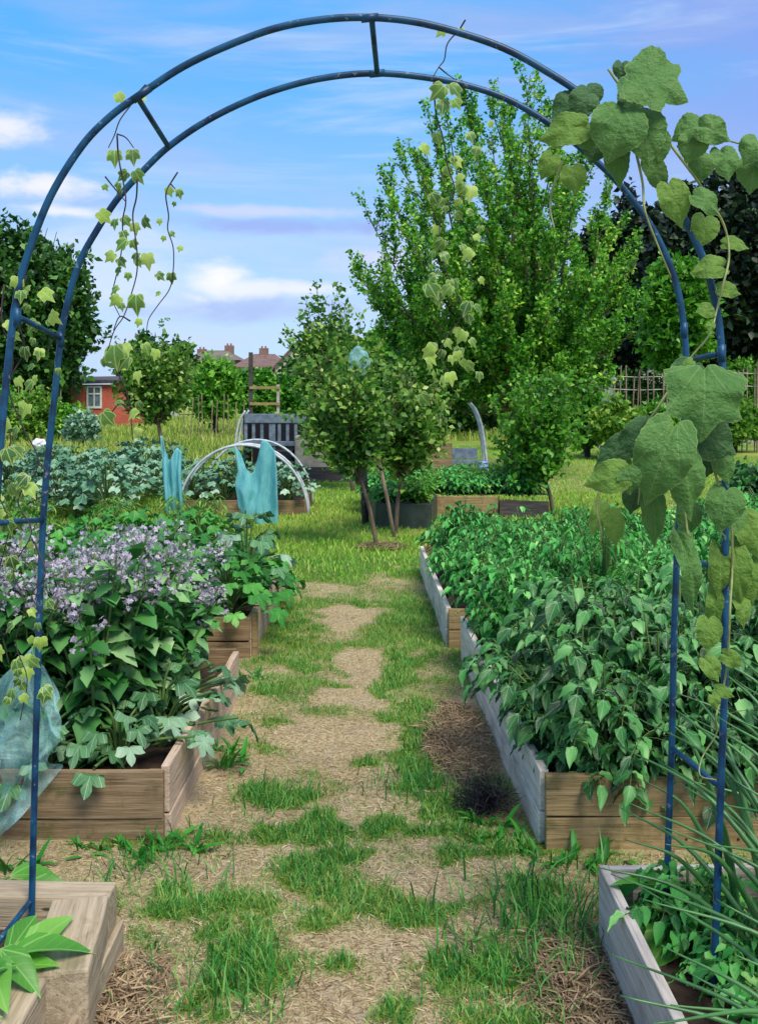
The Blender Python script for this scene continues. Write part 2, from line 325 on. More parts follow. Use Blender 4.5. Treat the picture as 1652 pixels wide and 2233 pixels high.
def T_radial(rf, n=20, rings=(.0, .45, .8, 1.), cup=.12, wav=.04, notch=0., cy=.42, seed=0):
    """leaf outline r(theta) about a centre on the midrib at (0,cy); base near 0"""
    r_ = random.Random(seed); V = [(0, cy, 0)]; E = [0]; Fc = []
    ph = r_.random()*6
    for j, q in enumerate(rings[1:]):
        for k in range(n):
            th = 2*math.pi*(k+.5*0)/n; rr = rf(th)*q
            x = rr*math.sin(th); y = cy+rr*math.cos(th)
            V.append((x, y, -cup*(q*q)*.6*abs(math.cos(th)) + wav*q*math.sin(5*th+ph)*q + .10*abs(x)*(1-q*.5)))
            E.append(q)
    for k in range(n): Fc.append((0, 1+(k+1) % n, 1+k))
    for j in range(len(rings)-2):
        a = 1+j*n; b = a+n
        for k in range(n): Fc.append((a+k, a+(k+1) % n, b+(k+1) % n, b+k))
    V = np.array(V, float); return V, Fc, np.array(E, float)
def rf_squash(th):
    lob = .22+.27*abs(math.cos(2.5*th))**.9; d = abs(math.pi-th)
    return lob*1.12*(1 if d > .35 else .45+.55*d/.35) + .04*math.cos(15*th)
def rf_ivy(th):
    a = min(th, 2*math.pi-th)
    pts = [(0, .58), (.35, .34), (.62, .24), (1.15, .46), (1.5, .34), (1.85, .33), (2.3, .44), (2.8, .38), (3.1416, .30)]
    for (a0, r0), (a1, r1) in zip(pts, pts[1:]):
        if a <= a1: return r0+(r1-r0)*(a-a0)/(a1-a0)
    return .3
def rf_heart(th):
    a = min(th, 2*math.pi-th)
    pts = [(0, .60), (.25, .47), (.7, .43), (1.3, .46), (1.9, .49), (2.4, .51), (2.75, .48), (3.0, .39), (3.1416, .32)]
    for (a0, r0), (a1, r1) in zip(pts, pts[1:]):
        if a <= a1:
            return (r0+(r1-r0)*(a-a0)/(a1-a0)) * (1+.022*math.sin(23*th))
    return .3
def rf_lobed(th):
    a = min(th, 2*math.pi-th)
    pts = [(0, .62), (.3, .45), (.55, .40), (.95, .56), (1.25, .42), (1.6, .44), (2.0, .54), (2.5, .42), (3.0, .38), (3.1416, .30)]
    for (a0, r0), (a1, r1) in zip(pts, pts[1:]):
        if a <= a1: return (r0+(r1-r0)*(a-a0)/(a1-a0)) * (1+.03*math.sin(29*th))
    return .3
T_squash = T_radial(rf_squash, 40, (0, .5, 1.), .45, .08)
T_ivy_ = T_radial(rf_ivy, 18, (0, .55, .85, 1.), .15, .03)
T_kale = T_radial(lambda th: .40+.04*math.cos(11*th), 16, (0, .55, 1.), -.25, .09)
BIG = [T_radial(rf_heart, 48, (0, .3, .6, .85, 1.), .28, .035, seed=s) for s in range(3)]
BIGL = T_radial(rf_lobed, 56, (0, .3, .6, .85, 1.), .25, .05, seed=5)
# ---------------------------------------------------------------- noise for placement
_g = rng.random((64, 64))
def vnoise(x, y):
    x = np.asarray(x, float); y = np.asarray(y, float)
    xi = np.floor(x).astype(int); yi = np.floor(y).astype(int); fx = x-xi; fy = y-yi; fx = fx*fx*(3-2*fx); fy = fy*fy*(3-2*fy)
    g = lambda a, b: _g[a % 64, b % 64]
    return (g(xi, yi)*(1-fx)+g(xi+1, yi)*fx)*(1-fy)+(g(xi, yi+1)*(1-fx)+g(xi+1, yi+1)*fx)*fy
def fbm(x, y, o=4):
    s = 0; a = .5
    for i in range(o): s = s+a*vnoise(x*2**i+i*7.3, y*2**i+i*3.1); a *= .5
    return s/(1-.5**o)
# ---------------------------------------------------------------- ground
PATCH = [(590,1740,80,38,1),(780,1655,55,24,1),(905,1690,100,72,1),(870,1470,70,60,.9),(560,1500,55,24,.9),(690,1490,70,22,.7),(700,1560,90,22,.6),
 (700,1930,180,95,1),(880,1985,150,50,.95),(500,2130,140,105,1),(1080,2120,170,62,1),(1200,1985,120,80,.95),(345,1965,105,70,.9),(745,2110,42,22,.9),
 (870,2215,85,45,.9),(640,1815,160,38,.95),(920,1815,140,42,.9),(1110,1850,150,36,1),(560,2050,80,40,.7),(890,1560,80,60,.9),(350,1845,50,35,1),
 (620,1380,75,45,.8),(880,1370,80,45,.95),(650,1310,110,30,.7),(900,1310,90,40,.8),(560,1450,60,25,.5),(1150,2230,150,40,.8),(300,2080,60,60,.5),
 (490,2225,60,30,.7),(1000,1760,70,40,.8),(700,1690,60,15,.5),(250,1840,120,20,.8),(480,1660,40,60,.6),(600,1400,90,60,.9),(590,1600,50,50,.7),(590,1290,60,40,1),(860,1300,80,50,1),(640,1450,50,20,.9),(870,1420,70,40,1),(880,1620,60,50,.9),(920,1350,60,40,1),(480,1990,120,50,.8),(1270,2050,50,60,.9),(1230,2150,60,60,.7),
 (800,1835,420,18,.5),(640,1640,60,20,.45)]
BARE = [(780,1450,60,40),(760,1520,80,22),(780,1765,85,45),(610,1785,50,20),(965,1925,80,40),(700,2190,120,50),(840,2065,150,35),(440,1720,60,80),
 (760,1345,60,30),(640,1600,80,20),(700,1640,40,20),(950,1560,0,0),(1010,1620,50,90),(1290,2170,90,60),(410,1900,110,35),(1240,1915,60,20),(1240,2090,60,40),(1050,2010,120,26),(760,1620,70,30),(800,1690,60,30),(740,2060,120,30),(260,2160,60,60)]
def gmask(x, y):
    x = np.asarray(x, float); y = np.maximum(np.asarray(y, float), .8)
    px = CX+x/y*F; py = HY+EYE*F/y                       # patches were surveyed on the photo's ground plane
    wob = (fbm(x*5, y*5)-.5); wob2 = (fbm(x*5+40, y*5+9)-.5)
    m = np.clip(.40+(.22+.26*np.clip((y-4.2)/2.5, 0, 1))+1.7*(fbm(x*4.1, y*4.1)-.5), 0, 1)*(.5+.3*np.clip((y-4.6)/2.5, 0, 1))
    for (a, b, c, d, s) in PATCH:
        q = np.sqrt(((px-a)/(c*.88)+wob*3)**2+((py-b)/(d*.82)+wob2*3)**2); m = np.maximum(m, s*np.clip((1.3-q)/.75, 0, 1))
    for (a, b, c, d) in BARE:
        if c: q = np.sqrt(((px-a)/c+wob*1.4)**2+((py-b)/d+wob2*1.4)**2); m = m*(1-.85*np.clip((1.1-q)/.35, 0, 1))
    lawn = np.clip((y-7.5-wob*4)/1.6, 0, 1)*np.clip(.8+.5*wob, 0, 1)
    m = np.maximum(m*np.clip((9-y)/1.5, 0, 1), lawn)
    straw = np.clip((fbm(x*.28+5, y*.28+2)-.55)/.08, 0, 1)*(y > 13.5)*(x > 1.5)
    return np.clip(m*(1-.25*straw), 0, 1)
xs = np.concatenate((-np.geomspace(600, 4.2, 26), np.linspace(-4, 4, 260), np.geomspace(4.2, 600, 26)))
ys = np.concatenate(([-60, -20, -6, -2, 0], np.linspace(1., 11, 330), np.linspace(11.1, 30, 120), np.geomspace(31, 900, 30)))
GX, GY = np.meshgrid(xs, ys); gz = (fbm(GX*2.3, GY*2.3)-.5)*.03*((np.abs(GX) < 4.1) & (GY < 11)) + (fbm(GX*16, GY*16)-.5)*.016*((np.abs(GX) < 4) & (GY < 11) & (GY > .9))
V = np.stack((GX, GY, gz), -1).reshape(-1, 3); nx, ny = len(xs), len(ys)
ii = (np.arange(ny-1)[:, None]*nx+np.arange(nx-1)[None]).ravel()
LI = np.stack((ii, ii+1, ii+1+nx, ii+nx), -1).ravel()
me = rawmesh('ground', V, np.full(len(ii), 4), LI, e=gmask(V[:, 0], V[:, 1]))
m, t = newmat('ground earth and thatch'); g = t.new('ShaderNodeNewGeometry').outputs['Position']
ga = t.new('ShaderNodeAttribute', attribute_name='edge').outputs['Fac']
n1 = t.noise(g, 55, 6, .7); n2 = t.noise(g, 6, 5, .6); n3 = t.noise(t.mapv(g, (60, 220, 60), rot=(0, 0, .6)), 1, 3, .6); n4 = t.noise(t.mapv(g, (220, 60, 60), rot=(0, 0, .3)), 1, 3, .6)
c = t.mix(t.rng(n1, .3, .62), L(146,124,88), L(214,196,154)); c = t.mix(t.math('MULTIPLY', t.rng(n2, .45, .7), .5), c, L(186,170,150))
c = t.mix(t.rng(t.math('MAXIMUM', n3, n4), .6, .7, 0, .75), c, L(222,200,164))
c = t.mix(t.rng(t.noise(g, 26, 4, .6), .62, .7, 0, .7), c, L(92,72,52))
gc = t.mix(t.rng(n1, .3, .7), L(66,108,34), L(150,170,72)); gc = t.mix(t.rng(t.noise(g, .55, 4), .42, .7, 0, .7), gc, L(176,174,92))
c = t.mix(t.rng(t.math('ADD', ga, t.math('MULTIPLY', t.math('SUBTRACT', n1, .5), .5)), .25, .75), c, gc)
bp = t.new('ShaderNodeBump', {'Height': t.math('ADD', n1, n3), 'Strength': .9, 'Distance': .02}).outputs[0]
t.new('ShaderNodeOutputMaterial', {0: t.new('ShaderNodeBsdfPrincipled', {'Base Color': c, 'Roughness': .95, 'Specular IOR Level': .15, 'Normal': bp}).outputs[0]})
tag(link('ground', me, m), kind='structure')
BEDS = [(-2.1, 3.58, -.73, 5.4), (-2.1, 6.05, -.75, 8.4), (.56, 3.5, 2.0, 6.15), (.42, 6.3, 2.1, 9.1), (-2.0, .8, -.7, 2.9), (.66, .8, 2.2, 2.98)]
def free(x, y):
    ok = np.ones(len(x), bool)
    for (a, b, c, d) in BEDS: ok &= ~((x > a) & (x < c) & (y > b) & (y < d))
    return ok
def hz(x, y): return ((fbm(x*2.3, y*2.3)-.5)*.03+(fbm(x*16, y*16)-.5)*.016)*((np.abs(x) < 4) & (y < 11) & (y > .9))
def grassfield(name, n, x0, x1, y0, y1, ln, wd, mat, thr=.3, flat=0., power=1., inv=False, fan=True, label='', maskf=None, lean=.55):
    y = y0*(y1/y0)**rng.random(n) if fan else rng.uniform(y0, y1, n); x = rng.uniform(x0, x1, n)
    mk = (maskf or gmask)(x, y); r_ = rng.random(n)
    if inv: ok = (mk < thr)
    else: ok = (mk > thr) & (r_ < ((mk-thr)/(1-thr))**power*1.0+.12)
    vis = (np.abs(x) < y*.41+.4); ok &= vis & free(x, y)
    x, y, mk = x[ok], y[ok], mk[ok]; k = len(x)
    a = rng.uniform(0, 2*math.pi, k); tilt = rng.uniform(.1, lean, k) if not flat else rng.uniform(1.2, 1.52, k)
    D = np.stack((np.sin(tilt)*np.cos(a), np.sin(tilt)*np.sin(a), np.cos(tilt)), -1)
    b = a+rng.uniform(-.9, .9, k); N = np.stack((-np.cos(b)*np.cos(tilt), -np.sin(b)*np.cos(tilt), np.sin(tilt)+.01), -1)
    if flat: N = np.stack((rng.normal(0, .3, k), rng.normal(0, .3, k), np.ones(k)), -1)
    Pz = hz(x, y)-.004+(.006 if flat else 0)
    S = ln*rng.uniform(.5, 1.25, k)*(1 if flat or inv else .55+.6*mk)
    o = batch(name, T_blade, np.stack((x, y, Pz), -1), D, N, S, mat, wid=wd/ln/.06*rng.uniform(.7, 1.3, k))
    return o
def G(o, label, cat='grass'): return tag(o, label, cat, kind='stuff')
G(grassfield('grass', 300000, -1.9, 1.9, 1.9, 9.8, 0.044, .0036, M['blade'], .30, power=.85, lean=1.1), 'patchy bright green grass tufts growing over the worn path between the raised beds')
G(grassfield('thin_grass', 190000, -1.9, 1.9, 1.9, 9.8, .04, .0034, M['thin'], .06, power=.8, lean=1.3), 'thin yellowing grass scattered over the worn straw-covered path')
G(grassfield('straw_litter', 120000, -1.9, 1.9, 1.9, 9.0, 0.034, .0026, M['straw'], .6, flat=1, inv=True), 'dry tan straw and dead grass lying on the bare parts of the path', 'straw')
G(grassfield('lawn_grass', 190000, -9, 9, 8.6, 30, .06, .011, M['lawn'], .25, power=.6, lean=.8), 'short green lawn beyond the beds', 'lawn')
def rmask(x, y): return np.clip(.25+fbm(x*.35, y*.35)*1.1, 0, 1)*(((y > 22) & (x < -1)) | (y > 33))
G(grassfield('rough_grass', 110000, -24, 24, 22, 60, .32, .03, M['rough'], .35, maskf=rmask, power=.7), 'tall yellowing rough grass at the far side of the allotment', 'long grass')
# ---------------------------------------------------------------- raised beds
def plank(name, parent, p0, p1, z0, h, th, mat, bevel=.004, warp=.006, notch=None, seg=14):
    """board from p0 to p1 (x,y), bottom z0, own local X along its length"""
    p0, p1 = np.array(p0, float), np.array(p1, float); Ln = np.linalg.norm(p1-p0); ang = math.atan2(*(p1-p0)[::-1])
    mb = MB(); V = []; ph = random.random()*9
    for i in range(seg+1):
        u = i/seg; x = u*Ln; wz = warp*math.sin(ph+u*4); wy = warp*math.sin(ph*2+u*3); nt = 0
        if notch:
            for (c_, w_, d_) in notch: nt = max(nt, d_*max(0, 1-abs(u-c_)/w_))
        for (yy, zz) in ((-th/2, 0), (th/2, 0), (th/2, h-nt), (-th/2, h-nt)): V.append((x, yy+wy, zz+wz))
    Fc = [(3, 2, 1, 0)]
    for i in range(seg):
        a = i*4; b = a+4
        Fc += [(a+k, a+(k+1) % 4, b+(k+1) % 4, b+k) for k in range(4)]
    Fc.append((seg*4, seg*4+1, seg*4+2, seg*4+3)); mb.add(V, Fc)
    o = mb.build(name, mat, parent, bevel=bevel); o.location = (*p0, z0); o.rotation_euler = (0, 0, ang); return o
def soil_sheet(parent, x0, y0, x1, y1, z):
    xs_ = np.linspace(x0, x1, 26); ys_ = np.linspace(y0, y1, 36); A, B = np.meshgrid(xs_, ys_); Zs = z+(fbm(A*9, B*9)-.5)*.06
    ii = (np.arange(35)[:, None]*26+np.arange(25)[None]).ravel()
    me = rawmesh('soil', np.stack((A, B, Zs), -1).reshape(-1, 3), np.full(len(ii), 4), np.stack((ii, ii+1, ii+27, ii+26), -1).ravel())
    return link('soil', me, M['soil'], parent)
def post(parent, x, y, h, mat, w_=.05):
    mb = MB(); mb.box((-w_/2, -w_/2, -.03), (w_/2, w_/2, h)); o = mb.build('corner_post', mat, parent, bevel=.004); o.location = (x, y, 0); return o
def bed(label, corners, h, split, th, mside, mfront, soil=.16, sides=(1, 1, 1, 1), notch=None, tilt=0):
    (ax, ay), (bx, by), (cx_, cy_), (dx, dy) = corners           # front-left, front-right, back-right, back-left
    r_ = thing('raised_bed', label, 'raised bed', ((ax+bx)/2, ay, 0)); r_.location = (0, 0, 0)
    es = [((ax, ay), (bx, by), mfront), ((bx, by+th), (cx_, cy_-th), mside), ((cx_, cy_), (dx, dy), mfront), ((dx, dy-th), (ax, ay+th), mside)]
    for i, (p, q, mt) in enumerate(es):
        if not sides[i]: continue
        plank('board', r_, p, q, -.03, split+.03, th, mt, warp=.004)
        plank('board', r_, p, q, split+.004, h-split-.004, th, mt, warp=.003, notch=(notch or {}).get(i))
    i_ = th/2+.006
    soil_sheet(r_, max(ax, dx)+i_, ay+i_, max(bx, cx_)-i_, cy_-i_, soil)
    return r_
# left middle bed (borage)
b1 = bed('brown timber raised bed left of the path, filled with lilac-flowered borage', ((-2.1, 3.62), (-.79, 3.62), (-.77, 5.32), (-2.1, 5.32)), .262, .085, .032, M['wood_pale'], M['wood_brown'], notch={1: [(.40, .035, .12), (.62, .03, .07), (.82, .04, .1)]})
post(b1, -.835, 3.665, .24, M['wood_brown']); post(b1, -1.45, 3.665, .23, M['wood_brown'])
b2 = bed('smaller brown raised bed further up the left side, under squash leaves', ((-2.1, 6.12), (-.80, 6.12), (-.80, 8.3), (-2.1, 8.3)), .25, .10, .032, M['wood_pale'], M['wood_brown'])
post(b2, -.775, 6.16, .27, M['wood_tan'], .035)
b3 = bed('large raised bed right of the path with tan front boards and dark potato plants', ((.60, 3.56), (2.0, 3.56), (2.0, 6.1), (.52, 6.1)), .268, .118, .034, M['wood_flake'], M['wood_tan'])
post(b3, .645, 3.605, .25, M['wood_tan']); post(b3, 1.1, 3.61, .25, M['wood_tan'])
o = plank('corner_board', b3, (.60, 4.62), (.66, 4.42), .0, .26, .03, M['wood_flake'])
b4 = bed('flaking white raised bed behind the larger one on the right of the path', ((.45, 6.36), (2.1, 6.36), (2.1, 9.0), (.39, 9.0)), .25, .115, .034, M['wood_flake'], M['wood_tan'])
M['screw'] = simple('rusty screw', L(84,70,62), L(50,42,40), .6, 20, metal=.6)
for bd, x0, x1, y, zs in ((b1, -2.05, -.83, 3.604, (.03, .12, .22)), (b3, .655, 1.93, 3.542, (.04, .16, .235))):
    for xx in (x0, x1 if bd is b1 else x0+.45, (x0+x1)/2):
        for z in zs: MB().tube([(xx, y+.003, z), (xx, y-.0015, z)], .0045, 8).build('screw', M['screw'], bd)
# near left bed of thick sleepers
b5 = thing('sleeper_bed', 'low bed of thick timber sleepers at the bottom left of the path', 'raised bed')
plank('sleeper', b5, (-2.0, 2.845), (-.768, 2.845), .03, .19, .10, M['wood_sleeper'], .007)
s_ = plank('sleeper', b5, (-.85, 2.786), (-.795, 2.44), .02, .198, .155, M['wood_sleeper'], .008)
plank('sleeper', b5, (-.90, 2.425), (-.89, 1.1), .02, .185, .17, M['wood_sleeper'], .008)
plank('side_board', b5, (-.757, 2.893), (-.76, 2.42), -.02, .12, .02, M['wood_sleeper'], .005)
plank('side_board', b5, (-.774, 2.41), (-.782, 1.2), -.02, .11, .02, M['wood_sleeper'], .005)
soil_sheet(b5, -2.0, 1.2, -.96, 2.785, .13)
# near right bed
b6 = thing('raised_bed', 'low silver-grey raised bed with onions at the bottom right of the path', 'raised bed')
plank('board', b6, (.70, 1.2), (.672, 2.93), -.03, .27, .03, M['wood_grey'], notch=[(.93, .05, .0)]); plank('board', b6, (.66, 2.948), (2.2, 2.955), -.03, .265, .026, M['wood_grey'])
mb = MB(); mb.box((0, 0, 0), (.05, .05, .22)); o = mb.build('corner_post', M['wood_grey'], b6, bevel=.004); o.location = (.692, 2.875, 0)
soil_sheet(b6, .70, 1.2, 2.2, 2.925, .12)
# ---------------------------------------------------------------- metal arch
YN, YF = 2.50, 2.78
near_px = [(-32,2180),(-28,2086),(-26,1700),(-18,1300),(-3,1040),(8,900),(20,780),(37,650),(60,560),(110,430),(178,320),(240,255),(305,207),(400,145),(500,98),(600,62),(700,43),(800,38),(900,47),(1000,71),(1100,106),(1190,155),(1280,215),(1360,285),(1430,375),(1487,470),(1530,560),(1558,660),(1572,770),(1580,1000),(1580,1250),(1578,1500),(1570,1715),(1560,2000),(1553,2180)]
far_px = [(69,2040),(73,1850),(82,1500),(88,1300),(95,1133),(105,1000),(118,880),(133,740),(148,660),(175,570),(213,500),(258,432),(310,375),(368,320),(450,264),(550,215),(650,182),(740,165),(822,160),(905,166),(1000,182),(1100,214),(1195,268),(1280,335),(1350,402),(1410,480),(1452,560),(1478,640),(1490,720),(1494,800),(1487,1000),(1475,1205),(1468,1400),(1463,1630),(1455,1850),(1449,2040)]
arch = thing('garden_arch', 'tall dark blue tubular metal garden arch spanning the path', 'garden arch', (0, 2.64, 0))
def apart(mb, name):
    o = mb.build(name, M['arch'], arch, smooth=True); o.location = (0, -2.64, 0); return o
apart(MB().tube(spline([pt(x, y, YN) for x, y in near_px], 6), .0094, 10), 'hoop')
apart(MB().tube(spline([pt(x, y, YF) for x, y in far_px], 6), .0094, 10), 'hoop')
for a, b in [((70,1960),(-28,2086)),((95,1133),(-9,1140)),((133,738),(37,688)),((368,320),(300,212)),((822,160),(810,39)),((1280,335),(1345,272)),((1494,786),(1573,770)),((1475,1205),(1580,1250)),((1464,1630),(1571,1718))]:
    A, B = pt(*a, YF), pt(*b, YN); apart(MB().tube([A, A+(B-A)*.5, B], .0075, 8), 'rung')
for (x, y, Yd) in [(1490,720,YF),(1572,770,YN),(133,740,YF),(38,690,YN),(822,160,YF),(806,39,YN),(309,205,YN)]:
    A = pt(x, y, Yd); d = np.array((0, 0, .022)) if not 300 < x < 900 else np.array((.022, 0, .002 if x > 500 else .016)); apart(MB().tube([A-d, A+d], .0106, 10), 'joint')
# ---------------------------------------------------------------- plants
def stalks(mb, paths, r0, r1, n=5):
    for P in paths: mb.tube(P, np.linspace(r0, r1, len(P)), n, caps=False)
def potato(name, label, cat, group, h=.62, rad=.38, nst=10, nleaf=9, ls=.085, mat='potato', seed=0, z0=.16, hang=1., T=None):
    r = np.random.default_rng(seed); root = thing(name, label, cat, (0, 0, z0), group=group); st = MB(); P = []; D = []; N = []; S = []
    for i in range(nst):
        a = 2*math.pi*i/nst+r.uniform(-.4, .4); rr = rad*r.uniform(.15, 1.0); hh = h*(1-.35*(rr/rad)**2)*r.uniform(.82, 1.1)
        tip = np.array((rr*math.cos(a), rr*math.sin(a), hh)); mid = np.array((.45*tip[0], .45*tip[1], hh*.6))
        path = spline([np.zeros(3), mid, tip], 5); st.tube(path, np.linspace(.009, .004, len(path)), 5, caps=False)
        for j in range(nleaf):
            q = .22+.78*(j+r.random()*.6)/nleaf; q = min(q, .999); k = q*(len(path)-1); p0 = path[int(k)]*(1-k % 1)+path[min(int(k)+1, len(path)-1)]*(k % 1)
            la = a+j*2.4+r.uniform(-.4, .4); ln = ls*r.uniform(1.5, 2.6)
            dr = np.array((math.cos(la), math.sin(la), r.uniform(.1, .7))); dr = dr/np.linalg.norm(dr)
            side = np.array((-math.sin(la), math.cos(la), 0)); pr = [p0]
            for s_ in range(1, 5): pr.append(p0+dr*ln*s_/4*1.0+np.array((0, 0, -1))*ln*.55*hang*(s_/4)**2)
            st.tube(pr, .0016, 3, caps=False)
            for s_ in (2, 3, 4):
                if s_ == 4: P.append(pr[4]); D.append(dr+np.array((0, 0, -.7*hang))); N.append((r.normal(0, .25), r.normal(0, .25), 1)); S.append(ls*r.uniform(.9, 1.3))
                else:
                    for sg in (-1, 1):
                        P.append(pr[s_]); D.append(side*sg+dr*.35+np.array((0, 0, -.25*hang-r.random()*.3))); N.append((r.normal(0, .3), r.normal(0, .3), 1)); S.append(ls*(.62+.12*s_)*r.uniform(.5, 1.2))
    st.build('stems', M['stem'], root, smooth=True); batch('foliage', T or T_pot, P, D, N, S, M[mat], root, wid=np.random.default_rng(seed).uniform(.6, 1.05, len(P))); return root
def scatter(protos, spots, jit=.0, smin=.85, smax=1.15, label=None, groupfirst=True):
    used = set()
    for i, (x, y, *z) in enumerate(spots):
        k = i % len(protos); p = protos[k]; z = z[0] if z else p.location.z; s = random.uniform(smin, smax)
        loc = (x+random.uniform(-jit, jit), y+random.uniform(-jit, jit), z); rz = random.uniform(0, 6.28); szz = s*random.uniform(.82, 1.16)
        if k not in used: p.location = loc; p.rotation_euler = (0, 0, rz); p.scale = (s, s, szz); used.add(k)
        else: dup(p, loc, rz, s, sz=szz)
def grid(x0, x1, y0, y1, dx, dy):
    out = []; y = y0; k = 0
    while y <= y1+1e-6:
        x = x0+(dx/2 if k % 2 else 0)
        while x <= x1+1e-6: out.append((x, y)); x += dx
        y += dy; k += 1
    return out
pl = 'dark broad-leaved potato plant in the front half of the large right raised bed'
pr1 = [potato('potato_plant', pl, 'potato plant', 'potato plants in the large right raised bed', .62, .38, 14, 12, .076, 'potato_dark', 20+i) for i in range(4)]
scatter(pr1, [p for p in grid(.80, 1.98, 3.84, 4.9, .30, .29)+[(x, 3.72, .10) for x in (.86, 1.32, 1.8)]], .04, .88, 1.12)
pl2 = 'mid green potato plant in the back half of the large right raised bed'
pr2 = [potato('potato_plant', pl2, 'potato plant', 'potato plants at the back of the large right bed', .62, .37, 15, 13, .056, 'potato', 30+i) for i in range(4)]
scatter(pr2, grid(.74, 1.95, 5.16, 6.0, .31, .3), .05, .88, 1.05)
pl3 = 'leafy green tomato or potato plant in the flaking white raised bed on the right'
pr3 = [potato('leafy_plant', pl3, 'vegetable plant', 'leafy plants in the flaking white bed', .56, .36, 14, 13, .054, 'potato', 40+i) for i in range(4)]
scatter(pr3, grid(.62, 2.1, 6.5, 9.0, .36, .36), .05, .75, 1.0)
pl4 = 'leafy green vegetable plant on the open plot right of the white raised bed'
pr4 = [potato('leafy_plant', pl4, 'vegetable plant', 'leafy plants on the plot at the right', .55, .4, 11, 9, .075, 'potato', 50+i) for i in range(3)]
scatter(pr4, grid(2.35, 4.0, 5.4, 9.4, .46, .46), .06, .85, 1.1)
pb = potato('leafy_plant', 'brightest green leafy plant amid the potatoes of the right raised bed', 'vegetable plant', None, .66, .3, 14, 10, .06, 'potato_bright', 60, T=T_long); pb.location = (1.22, 5.3, .24); pb.scale = (1.2,)*3
# borage
def borage(seed, h=.72):
    r = np.random.default_rng(seed); root = thing('borage_plant', 'borage plant covered in small lilac flowers in the brown bed left of the path', 'borage plant', (0, 0, .16), group='borage plants in the left raised bed')
    st = MB(); P = []; D = []; N = []; S = []; FP = []; FD = []; FN = []; FS = []; BP = []; BD = []; BS = []
    for i in range(15):
        a = 2*math.pi*i/15+r.uniform(-.3, .3); rr = .34*r.uniform(.2, 1.); hh = h*r.uniform(.8, 1.12)*(1-.2*(rr/.34)**2)
        tip = np.array((rr*math.cos(a), rr*math.sin(a), hh)); path = spline([np.zeros(3), tip*np.array((.5, .5, .55)), tip], 6)
        st.tube(path, np.linspace(.008, .003, len(path)), 5, caps=False)
        for j in range(22):
            q = .05+.94*(j+r.random())/22; p0 = path[int(q*(len(path)-1))]; la = j*2.4+r.uniform(-.5, .5)
            P.append(p0); D.append((math.cos(la), math.sin(la), r.uniform(-.35, .5))); N.append((r.normal(0, .3), r.normal(0, .3), 1)); S.append((.13-.05*q)*r.uniform(.65, 1.25))
        for j in range(6 if i % 3 else 1):       # flower sprays
            q = r.uniform(.82, 1.); p0 = path[int(q*(len(path)-1))]; d = nrm(np.array((r.normal(0, .7), r.normal(0, .7), r.uniform(.3, 1)))); ln = r.uniform(.04, .12)
            e_ = p0+d*ln; st.tube([p0, p0+d*ln*.5+np.array((0, 0, .006)), e_], .0016, 3, caps=False)
            for _ in range(8):
                c_ = e_+r.normal(0, .015, 3); nn = nrm(r.normal(0, 1, 3)+np.array((0, -.5, .5))); tt = nrm(np.cross(nn, r.normal(0, 1, 3))); bb = np.cross(nn, tt)
                if r.random() < 1:
                    for k in range(5):
                        th = k*2*math.pi/5; FP.append(c_); FD.append(tt*math.cos(th)+bb*math.sin(th)+nn*.15); FN.append(nn); FS.append(r.uniform(.009, .014))
                else:
                    for k in range(4): BP.append(c_+r.normal(0, .006, 3)); BD.append(r.normal(0, 1, 3)); BS.append(.014)
    st.build('stems', M['stem'], root, smooth=True)
    batch('foliage', T_wave, P, D, N, S, M['borage'], root, wid=1.15); batch('flowers', T_simple, FP, FD, FN, FS, M['flower'], root, wid=1.4); return root
scatter([borage(70+i) for i in range(4)], grid(-1.98, -.86, 3.98, 5.3, .285, .33), .04, .88, 1.12)
# squash / courgette
def squash(seed, label, group, mat, n=15, ls=.22, h=.34, cat='squash plant', name='squash_plant', T=None):
    r = np.random.default_rng(seed); root = thing(name, label, cat, (0, 0, .15), group=group); st = MB(); P = []; D = []; N = []; S = []
    for i in range(n):
        a = i*2.4+r.uniform(-.3, .3); q = (i+.5)/n; rr = (.05+.30*q)*r.uniform(.8, 1.2); hh = h*(1.15-.75*q)*r.uniform(.85, 1.15)
        tip = np.array((rr*math.cos(a), rr*math.sin(a), hh)); st.tube(spline([np.zeros(3), tip*np.array((.35, .35, .75)), tip], 5), .006, 6, caps=False)
        P.append(tip); D.append((math.cos(a), math.sin(a), -.25-.5*q*r.random())); N.append((r.normal(0, .2)+.3*math.cos(a), r.normal(0, .2)+.3*math.sin(a), 1)); S.append(ls*r.uniform(.75, 1.15))
    st.build('stems', M['stem'], root, smooth=True); batch('foliage', T or T_squash, P, D, N, S, M[mat], root); return root
scatter([squash(80+i, 'silvery green courgette plant at the front of the borage bed', 'courgette plants at the front of the left bed', 'squash', 20, .125, .26) for i in range(2)],
        [(-1.62, 3.80), (-1.30, 3.84), (-1.03, 3.9), (-.92, 4.15), (-.92, 4.5)], .0, .9, 1.05)
scatter([squash(90+i, 'green squash plant spilling over the smaller left raised bed', 'squash plants in the smaller left bed', 'squash_green', 38, .17, .50) for i in range(3)],
        [(-.98, 6.35), (-1.45, 6.3), (-1.85, 6.5), (-.95, 6.9), (-1.4, 6.95), (-1.8, 7.1), (-.98, 7.5, .0), (-1.4, 7.6, .0), (-1.85, 7.7, .0), (-1.05, 8.05, -.08), (-1.5, 8.1, -.08), (-1.95, 8.15, -.08)], .03, .8, 1.05)
pb = squash(99, 'grey-green squash plant trailing onto the path from the smaller left bed', None, 'squash', 20, .16, .5); pb.location = (-.9, 6.75, .25)
